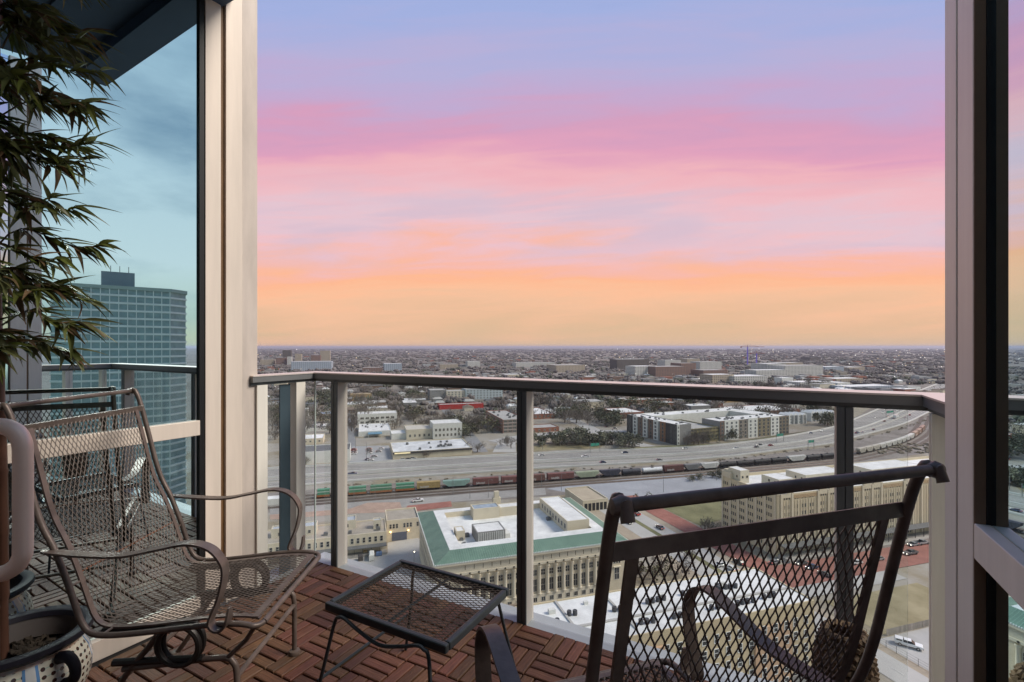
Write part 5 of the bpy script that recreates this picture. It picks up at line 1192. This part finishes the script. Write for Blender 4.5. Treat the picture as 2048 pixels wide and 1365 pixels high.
for x, y in ((1083, 975), (1123, 982), (906, 990), (940, 998), (708, 1006), (1327, 985), (1400, 960), (977, 996), (750, 1001), (1433, 962)): lamp(G(x, y), CA + rnd.uniform(-3, 3), .95, 'tall lamp pole in the rail yard')
for x, y in ((1237, 1168), (828, 1135), (1140, 1195)): lamp(G(x, y), CA, .6, 'short lit street lamp beside the green-roofed building', True)
sg = pmat('sign_green', (.03, .24, .17), .5); 
for i, (x, y, w_) in enumerate(((1190, 906, 12), (1560, 885, 13), (1622, 899, 10), (1780, 835, 22))):
    o = empty('road_sign', G(x, y), CA + R(10), ['green direction sign on a gantry near the evergreen row', 'green direction sign over the middle lanes by the apartments', 'small green sign at the freeway edge by the wide post', 'broad green sign over the distant lanes'][i], 'sign'); hh = 5.8; w_ *= .75
    for sx in (-w_ / 2, w_ / 2): MB().tube([(sx, 0, 0), (sx, 0, hh + 1.7)], .2, 6).build('post', polem, o)
    MB().tube([(-w_ / 2, 0, hh), (w_ / 2, 0, hh)], .15, 6).build('beam', polem, o); MB().box(-w_ * .45, -.25, hh - .6, -.2, -.16, hh + 1.6).build('sign_face', sg, o); MB().box(.2, -.25, hh - .6, w_ * .4, -.16, hh + 1.4).build('sign_face', sg, o)
crm = pmat('crane_steel', (.30, .10, .07), .7); crp = pmat('crane_purple_light', (.12, .08, .5), .5, emit=(.25, .12, 1), estr=.12)
for (x, yb, yt, j0, j1, lb) in ((1495, 731, 694, 1481, 1528, 'tower crane with purple-lit mast and long jib on the skyline'), (1513, 733, 707, 1500, 1530, 'lower tower crane with purple-lit mast beside the taller one')):
    p = G(x, yb); mp = ALT / (yb - HOR); o = empty('tower_crane', p, 0, lb, 'crane', 'tower cranes'); H_ = (yb - yt) * mp; t_ = 1.5
    m = MB()
    for sx in (-t_, t_):
        for sy in (-t_, t_): m.tube([(sx, sy, 0), (sx, sy, H_)], .5, 4)
    for k in range(int(H_ / 4)): m.tube([(-t_, -t_, k * 4), (t_, -t_, k * 4 + 4)], .35, 4); m.tube([(t_, -t_, k * 4), (-t_, -t_, k * 4 + 4)], .35, 4)
    m.build('mast', crp, o); m = MB(); a, b = (j0 - x) * mp, (j1 - x) * mp
    m.tube([(a, 0, H_), (b, 0, H_)], .9, 5); m.tube([(a, 0, H_ + .5), (0, 0, H_ + 8), (b * .7, 0, H_ + .5)], .5, 4); m.tube([(0, 0, H_), (0, 0, H_ + 8)], .9, 5); m.build('jib', crm, o); MB().box(a, -2, H_ - 4, a + 5, 2, H_).build('counterweight', crm, o)
# small clutter in the courtyard
for (x, y, w_, d_, h_, mt, nm, lb) in ((738, 1124, 1.9, 4.2, 2.2, whitew, 'storage_tent', 'white covered trailer in the courtyard'), (726, 1112, 1.6, 1.6, 1.4, orangew, 'stacked_pallet', 'orange crate stack in the courtyard'), (752, 1114, 2.2, 1.6, 1.3, pmat('blue_tarp', (.12, .2, .36), .7), 'tarp_pile', 'blue tarp-covered pile in the courtyard'), (716, 1124, 1.8, 1.8, 1.8, darkw, 'waste_bin', 'dark waste bin in the courtyard')):
    o = empty(nm, G(x, y), CA, lb, nm.split('_')[-1]); m = MB(); m.box(0, 0, .25, w_, d_, h_); m.frus([(0, 0), (w_, 0), (w_, d_), (0, d_)], h_ + .001, [(.3, .3), (w_ - .3, .3), (w_ - .3, d_ - .3), (.3, d_ - .3)], h_ + .35); m.build('body', mt, o); MB().box(.1, .1, 0, w_ - .1, d_ - .1, .249).build('base', darkw, o)

# ------------------------------------------------------------------ trees
rnd = random.Random(77)
def crown(kind, seed):
    r = random.Random(seed); m = MB(); N_ = {'ever': 420, 'bare': 300, 'scrub': 200}[kind]
    lumps = [(Vector((r.gauss(0, .42), r.gauss(0, .42), r.uniform(.25, .85))), r.uniform(.28, .5)) for _ in range(9)]
    for i in range(N_):
        c, rad = r.choice(lumps); v = Vector((r.gauss(0, 1), r.gauss(0, 1), r.gauss(0, 1))).normalized() * rad * r.random() ** .4; q = c + v
        if q.z < .12: continue
        if kind == 'bare':
            d = (Vector((v.x, v.y, abs(v.z) + .4))).normalized(); d = (d + Vector((r.gauss(0, .3), r.gauss(0, .3), r.gauss(0, .3)))).normalized(); l = r.uniform(.10, .26); s_ = d.orthogonal().normalized() * r.uniform(.012, .035)
            m.add([q - s_, q + s_, q + d * l], [(0, 1, 2)])
            s2 = d.cross(s_); m.add([q - s2, q + s2, q + d * l], [(0, 1, 2)])
        else:
            a = Vector((r.gauss(0, 1), r.gauss(0, 1), r.gauss(0, 1))).normalized(); b = a.orthogonal().normalized(); c2 = a.cross(b); s_ = r.uniform(.045, .10)
            m.add([q + b * s_, q + c2 * s_ * .8, q - b * s_, q - c2 * s_ * .8 + a * s_ * .4], [(0, 1, 2, 3)])
    return m
def trunk(kind, seed):
    r = random.Random(seed + 50); m = MB(); m.tube([(0, 0, 0), (.01, 0, .3), (0, .02, .6)], [.045, .032, .016], 6)
    for i in range(8 if kind == 'bare' else 5):
        a = r.uniform(0, 6.28); z = r.uniform(.2, .5); d = Vector((math.cos(a), math.sin(a), 1.0)); m.tube([(0, 0, z), tuple(Vector((0, 0, z)) + d * .18), tuple(Vector((0, 0, z)) + d * .36 + Vector((0, 0, .06)))], [.018, .011, .004], 5)
    return m
evm = pmat('evergreen_foliage', (.095, .10, .065), .85, .4, 2, rand=.35, col2=(.16, .16, .105)); bam_ = pmat('bare_twigs', (.21, .175, .15), .95, .3, 2, rand=.25, col2=(.29, .25, .215)); scm = pmat('olive_foliage', (.10, .10, .055), .85, .35, 2, rand=.3, col2=(.16, .145, .085)); trm = pmat('tree_bark', (.11, .085, .07), .95, .2, 4)
KM = {'ever': evm, 'bare': bam_, 'scrub': scm}
TM = {k: [(crown(k, s).mesh('crown', KM[k]), trunk(k, s).mesh('trunk', trm)) for s in range(4)] for k in KM}
TL = {'ever': 'dark evergreen tree', 'bare': 'leafless brown winter tree', 'scrub': 'olive green bushy tree'}
LMK = [(G(x, y), t) for x, y, t in ((640, 900, 'the dark-roofed warehouse'), (620, 880, 'the tan flat-roofed store'), (600, 830, 'the small white office'), (650, 835, 'the blue-roofed shed'), (755, 840, 'the white three-storey block'), (750, 868, 'the blue canopy store'), (895, 860, 'the stucco studio'), (860, 905, 'the long tan warehouse'), (1010, 850, 'the red brick loft'), (920, 812, 'the long red wall'), (875, 795, 'the grey apartment block'), (965, 795, 'the pale blue apartments'), (720, 797, 'the small church hall'), (1088, 832, 'the brick store'), (1090, 862, 'the brick restaurant'), (1130, 820, 'the white canopy station'), (1264, 830, 'the white-roofed brick building'), (1300, 808, 'the brown brick hall'), (1330, 870, 'the apartment complex'), (1480, 850, 'the apartment complex'), (1545, 828, 'the long brick warehouse'), (1468, 800, 'the ochre hall'), (1575, 812, 'the white industrial shed'), (1620, 838, 'the townhouse rows'), (1450, 760, 'the beige office'), (1500, 762, 'the beige parking structure'), (1630, 770, 'the white warehouse row'), (1745, 778, 'the long white shed'), (1575, 764, 'the white silo plant'), (1140, 740, 'the floodlit stadium'), (785, 738, 'the blue-white office'), (620, 740, 'the grey convention box'))]
def near_what(p): return min(LMK, key=lambda e: (e[0] - p).length)[1]
def tree(p, kind, size, wid=1.0, lb=None, gr='trees beyond the freeway'):
    o = empty('tree', p, rnd.uniform(0, 6.28), lb or TL[kind] + ' near ' + near_what(p), 'tree', gr); o.scale = (size * wid, size * wid, size); c, t = TM[kind][rnd.randrange(4)]; inst('crown', c, o); inst('trunk', t, o)
for (x, y, s_) in ((1083, 889, 9), (1089, 891, 7), (1115, 889, 8), (1124, 890, 9), (1132, 889, 9), (1150, 888, 10), (1157, 889, 12), (1165, 889, 12), (1173, 888, 8), (1180, 890, 9), (1188, 890, 8), (1197, 889, 8), (1206, 890, 9), (1215, 889, 9), (1224, 890, 10), (1230, 890, 8), (1250, 894, 9), (1258, 894, 10), (1265, 895, 8)): tree(G(x, y), 'ever', s_, 1.15, 'dark evergreen in the dense row along the freeway', 'evergreens along the freeway')
for (x, y, s_) in ((1156, 831, 10), (1163, 829, 12), (1146, 832, 8), (1195, 838, 10), (1203, 842, 12), (1212, 846, 13), (1222, 850, 12), (1230, 853, 11), (1243, 835, 8), (910, 862, 10), (918, 867, 9), (926, 872, 9), (934, 866, 8), (940, 873, 8), (903, 855, 9), (826, 838, 8), (832, 836, 8), (735, 848, 6), (745, 848, 7), (757, 848, 7), (757, 802, 15), (765, 803, 14), (824, 800, 15), (833, 803, 14), (712, 806, 8), (1240, 818, 12), (1224, 816, 11), (1254, 815, 10)): tree(G(x, y), 'ever', s_, 1.1)
for (x, y, s_, k) in ((1407, 888, 10, 'bare'), (1397, 890, 9, 'bare'), (1388, 890, 10, 'bare'), (1418, 886, 8, 'ever'), (1452, 881, 8, 'ever'), (1462, 879, 9, 'ever'), (1375, 891, 8, 'bare'), (1655, 852, 12, 'ever'), (1662, 850, 12, 'ever'), (1120, 888, 6, 'bare'), (1014, 893, 7, 'bare'), (1022, 897, 8, 'bare'), (955, 905, 7, 'bare'), (848, 917, 5, 'bare'), (611, 930, 5, 'bare'), (604, 835, 11, 'bare'), (612, 860, 12, 'bare'), (602, 868, 12, 'bare'), (598, 806, 14, 'bare'), (545, 860, 12, 'bare'), (550, 880, 10, 'bare'), (656, 800, 14, 'ever'), (668, 806, 14, 'ever'), (650, 810, 13, 'ever')): tree(G(x, y), k, s_)
for (x, y, s_, k) in ((1385, 962, 3, 'ever'), (1398, 960, 3, 'ever'), (1425, 956, 3.5, 'ever'), (1440, 955, 5, 'ever'), (1305, 1005, 4.5, 'scrub'), (1318, 1010, 4, 'scrub'), (1280, 1155, 6, 'bare'), (1310, 1158, 6, 'scrub'), (1355, 1150, 5, 'bare'), (1410, 1062, 5, 'bare'), (1385, 1118, 4, 'bare')): tree(G(x, y), k, s_, 1.2, {'ever': 'small round dark shrub by the rail yard', 'scrub': 'olive shrub beside the brick street', 'bare': 'bare young tree beside the near streets'}[k], 'near trees')
n = 0; tries = 0
while n < 205 and tries < 4000:
    tries += 1; y = 768 + (rnd.random() ** .8) * 100; x = rnd.uniform(520, 1680)
    p = G(x, y); 
    if x > 1240 and y > 838: continue
    if x > 1030 and x < 1240 and y > 850: continue
    if not free_spot(p, 2): continue
    if 862 < x < 1002 and 800 < y < 846: continue
    k = rnd.choices(('bare', 'ever', 'scrub'), (.68, .14, .18))[0]; tree(p, k, rnd.uniform(8, 15), rnd.uniform(.9, 1.25)); n += 1
# brush along the tracks (nobody could count it)
def clump_stuff(name, spots, mt, seed, lab=None):
    r = random.Random(seed); m = MB()
    for (p, w_, h_) in spots:
        for k in range(7):
            q = p + Vector((r.uniform(-w_, w_), r.uniform(-w_, w_), 0)) * .6; hh = h_ * r.uniform(.5, 1); ww = w_ * r.uniform(.25, .6); a = r.uniform(0, 3)
            ring_ = [(q.x + ww * math.cos(a + i * 1.257) * r.uniform(.7, 1.2), q.y + ww * math.sin(a + i * 1.257) * r.uniform(.7, 1.2), q.z + hh * r.uniform(.3, .6)) for i in range(5)]
            m.add([tuple(q)] + ring_ + [(q.x + r.uniform(-.3, .3) * ww, q.y, q.z + hh)], [(0, (i + 1) % 5 + 1, i + 1) for i in range(5)] + [(6, i + 1, (i + 1) % 5 + 1) for i in range(5)])
    o = m.build(name, mt); o.data.polygons.foreach_set('use_smooth', [True] * len(o.data.polygons)); return tag(o, lab, kind='stuff')
sp = []
for i in range(170):
    s = rnd.uniform(.02, .70); p = fw(s, -.12 - rnd.random() * .10); sp.append((p, rnd.uniform(.8, 1.6), rnd.uniform(.5, 1.3)))
for i in range(60): sp.append((G(rnd.uniform(1760, 1862), rnd.uniform(888, 908)), rnd.uniform(1.5, 3), rnd.uniform(.8, 1.6)))
clump_stuff('trackside_brush', sp, pmat('dry_brush', (.19, .16, .115), .95, .3, .8), 5)
# ------------------------------------------------------------------ landmarks farther out
for (lb, x0, x1, yt, yb, dep, fm_, rm) in (
    ('long pale grey convention box on the left skyline', 582, 663, 724, 742, 90, f_blue, greyroof), ('brown tower behind the grey convention box', 640, 660, 702, 728, 40, f_tan, greyroof), ('lower brown slab beside the brown tower', 622, 641, 711, 730, 40, f_brick, greyroof), ('dark stepped tower on the left skyline', 565, 582, 701, 727, 40, f_dark, darkroof), ('white narrow block left of the convention box', 574, 583, 714, 733, 30, f_white, whiteroof), ('tan block near the left frame', 520, 548, 720, 733, 40, f_tan, greyroof), ('brick block below the dark stepped tower', 552, 572, 716, 733, 40, f_brick, greyroof), ('pale slab between the skyline towers', 590, 603, 708, 727, 30, f_tan, greyroof),
    ('blue-white glass office near the rail cap', 768, 804, 728, 744, 40, f_blue, whiteroof), ('cream stadium block with bright lights', 1112, 1170, 731, 745, 80, f_tan, greyroof), ('long pale block on the horizon right of centre', 1032, 1110, 726, 735, 50, f_white, greyroof), ('tan flat block left of centre', 880, 916, 729, 739, 40, f_tan, greyroof), ('pale block beyond the tan one', 935, 960, 723, 735, 40, f_white, whiteroof), ('brick row below the horizon left', 725, 765, 736, 745, 40, f_brick, greyroof),
    ('dark glass hospital tower with white roof slab', 1234, 1298, 719, 742, 50, f_dark, whiteroof), ('white stepped hospital block', 1270, 1311, 733, 753, 50, f_white, whiteroof), ('wide red-brick hospital block', 1311, 1374, 734, 754, 60, f_brick, greyroof), ('taller red-brick hospital wing', 1362, 1392, 727, 750, 50, f_brick, greyroof), ('cream clinic above the brick wing', 1330, 1362, 721, 735, 50, f_white, greyroof), ('cream clinic with lit front on the skyline', 1374, 1400, 718, 733, 50, f_tan, whiteroof), ('grey domed block beside the brick wing', 1400, 1443, 724, 742, 50, f_white, greyroof), ('brown garage in front of the hospitals', 1406, 1455, 741, 754, 50, f_brick, greyroof),
    ('beige office with dark window wall facing the rail', 1424, 1468, 750, 768, 40, f_tan, whiteroof), ('long beige parking structure beside the beige office', 1468, 1535, 753, 768, 50, f_white, whiteroof), ('white medical building right of the cranes', 1534, 1572, 728, 750, 60, f_white, whiteroof), ('long white hospital with grid windows', 1570, 1646, 732, 753, 60, f_white, greyroof), ('pale hospital behind the long white one', 1552, 1606, 726, 737, 50, f_tan, whiteroof), ('white clinics in front of the long hospital', 1512, 1574, 741, 755, 40, f_white, whiteroof), ('blue-white offices far right', 1650, 1688, 734, 744, 50, f_blue, whiteroof), ('cream low offices far right', 1697, 1730, 735, 742, 50, f_tan, whiteroof), ('dark flat building on the right skyline', 1620, 1642, 715, 723, 60, f_dark, darkroof),
    ('white silo plant above the rail', 1564, 1586, 756, 770, 20, whitew, whiteroof), ('white warehouse row above the rail cap', 1600, 1662, 765, 774, 40, f_white, whiteroof), ('white shed with blue doors above the rail cap', 1675, 1700, 766, 773, 40, whitew, whiteroof), ('long white shed at the right above the rail', 1700, 1790, 774, 780, 40, f_blue, whiteroof), ('tan school with pale roof right of the plant', 1672, 1725, 758, 766, 40, f_tan, whiteroof)):
    pxb(lb, x0, x1, yt, yb, dep, fm_, rm, (), par=.5)
# ------------------------------------------------------------------ neighbourhood houses
rnd = random.Random(5); HC = [(whitew, 'white-walled'), (creamw, 'cream'), (brickw, 'red brick'), (greyw, 'grey'), (tanw, 'tan'), (brownw, 'brown brick')]; HRf = [whiteroof, greyroof, greyroof, darkroof, pmat('brown_shingle', (.20, .155, .125), .95, .2, .4)]
HMs = {}
n = 0; tries = 0
while n < 210 and tries < 5000:
    tries += 1; y = 752 + 76 * rnd.random() ** 1.1; x = rnd.uniform(500, 1900); p = G(x, y)
    if x > 1660 and y > 800: continue
    if 885 < x < 1000 and y > 822: continue
    if not free_spot(p, 12): continue
    wi = rnd.randrange(6); ri = rnd.randrange(5); big = rnd.random() < .4; key = (wi, ri, big)
    if key not in HMs:
        m = MB(); w_, d_, h_ = (rnd.uniform(22, 40), rnd.uniform(16, 30), rnd.uniform(5, 9)) if big else (rnd.uniform(11, 16), rnd.uniform(9, 13), rnd.uniform(3.5, 5.5)); wm_ = MB(); wm_.box(0, 0, 0, w_, d_, h_); rm_ = MB()
        if big: rm_.box(-.2, -.2, h_ + .001, w_ + .2, d_ + .2, h_ + .5); rm_.box(w_ * .3, d_ * .3, h_ + .501, w_ * .45, d_ * .5, h_ + 1.8)
        else: rm_.add([(-.5, -.5, h_), (w_ + .5, -.5, h_), (w_ + .5, d_ + .5, h_), (-.5, d_ + .5, h_), (2, d_ / 2, h_ + 2.6), (w_ - 2, d_ / 2, h_ + 2.6)], [(0, 1, 5, 4), (1, 2, 5), (2, 3, 4, 5), (3, 0, 4)])
        HMs[key] = (wm_.mesh('wall', HC[wi][0]), rm_.mesh('roof', HRf[ri]), w_, d_, [(w_ * (i + .5) / 4, 1.2) for i in range(4)])
    wme, rme, w_, d_, ws = HMs[key]; o = empty('house' if not big else 'shop_building', p, CA + rnd.choice((0, 0, math.pi / 2)), '%s %s%s near %s' % (HC[wi][1], 'flat-roofed shop' if big else 'house', ' building with a roof hatch' if big else ' with hipped roof', near_what(p)), 'building' if big else 'house', 'neighbourhood buildings'); inst('wall', wme, o); inst('roof', rme, o); occ(p, w_, d_, CA); n += 1
    for (a, z) in ws: inst('window', win_mesh(1.6, 1.5, whitetrim), o, (a, 0, z))
# ------------------------------------------------------------------ far town, woods and lights to the horizon (stuff)
r = random.Random(99); m = MB(); fmats = [wall_mat('far_pale', (.30, .285, .27)), wall_mat('far_cream', (.28, .25, .215)), brickw, greyw, wall_mat('far_roof', (.36, .36, .36)), brownw, wall_mat('far_grey_roof', (.27, .26, .25))]
def lat(): return r.uniform(-1.15, 1.15) if r.random() < .72 else r.uniform(-2.4, 2.4)
fwpts = [fw(k / 60, .5) for k in range(61)] + [tf(tl * k / 40) for k in range(41)]
def off_road(p, m_=75): return all((p - w).length > m_ for w in fwpts)
for i in range(2000):
    d = 900 * (4.6 ** r.random() ** 1.2); x = lat() * d; p = Vector((x, d, GZ)); s_ = r.uniform(10, 26) * (1 + d / 9000); h_ = r.uniform(4, 9) * (1 + .3 * (r.random() < .06)); 
    if not free_spot(p, 5) or not off_road(p) or mnoise.noise(p / 420) > .12: continue
    m.cur = r.choice((0, 0, 1, 1, 2, 3, 4, 5, 6)); c, s2 = E1 * s_ * .5, E2 * s_ * .35
    b = [p - c - s2, p + c - s2, p + c + s2, p - c + s2]; m.prism([v[:2] for v in b], GZ, GZ + h_)
tag(m.build('distant_town', fmats), kind='stuff')
sp = []
for i in range(17500):
    d = 560 * (26.0 ** (r.random() ** .8)); x = lat() * d; p = Vector((x, d, GZ))
    if d < 1200 and not free_spot(p, 4): continue
    if mnoise.noise(p / 420) < -.12 and r.random() < .75: continue
    if d < 1000 and (not off_road(p) or (x < d * 1.0 and x > d * .62)): continue
    k = 1 + d / 2600; sp.append((p, r.uniform(5, 9) * k, r.uniform(5, 11) * (1 + d / 14000)))
wood = pmat('winter_woods', (.135, .115, .11), .98, .35, .03, col2=(.20, .172, .16))
clump_stuff('distant_woods', sp, wood, 8)
sp = []
for i in range(1200):
    d = 560 * (8.0 ** r.random()); x = lat() * d; p = Vector((x, d, GZ))
    if not free_spot(p, 4) or (d < 1000 and (not off_road(p) or (x < d * 1.0 and x > d * .62))): continue
    sp.append((p, r.uniform(5, 9) * (1 + d / 3000), r.uniform(6, 11)))
clump_stuff('distant_evergreens', sp, pmat('far_evergreen', (.075, .08, .055), .98, .35, .03), 18)
lm = [pmat('far_lamp_white', (1, 1, 1), .5, emit=(1, .95, .85), estr=3), pmat('far_lamp_amber', (1, .8, .5), .5, emit=(1, .72, .38), estr=3)]
m = MB()
for i in range(480):
    d = 800 * (20.0 ** (r.random() ** .75)); x = lat() * d
    if r.random() < .45: a = r.choice((-.9, -.55, -.1, .25, .5, .72, .85)); x = d * (a + r.gauss(0, .05)); d *= r.uniform(.95, 1.05)
    s_ = .00034 * d * r.uniform(.5, 1.5); m.cur = 0 if r.random() < .6 else 1; z = GZ + r.uniform(6, 12); m.box(x - s_, d - s_, z - s_ * .6, x + s_, d + s_, z + s_ * .6)
tag(m.build('city_lights', lm), kind='stuff')
# ------------------------------------------------------------------ haze
HAZE = 4.2e-5
hb = MB(); hb.box(-72000, -72000, GZ - 1.5, 72000, 72000, GZ + 125); hm = bpy.data.materials.new('haze'); hm.use_nodes = True; t = hm.node_tree; t.nodes.clear(); o_ = t.nodes.new('ShaderNodeOutputMaterial'); v_ = t.nodes.new('ShaderNodeVolumePrincipled')
v_.inputs['Color'].default_value = (.80, .78, .95, 1); v_.inputs['Density'].default_value = HAZE; v_.inputs['Anisotropy'].default_value = .2; t.links.new(v_.outputs[0], o_.inputs['Volume'])
if HAZE > 0: tag(hb.build('haze', hm), kind='stuff')
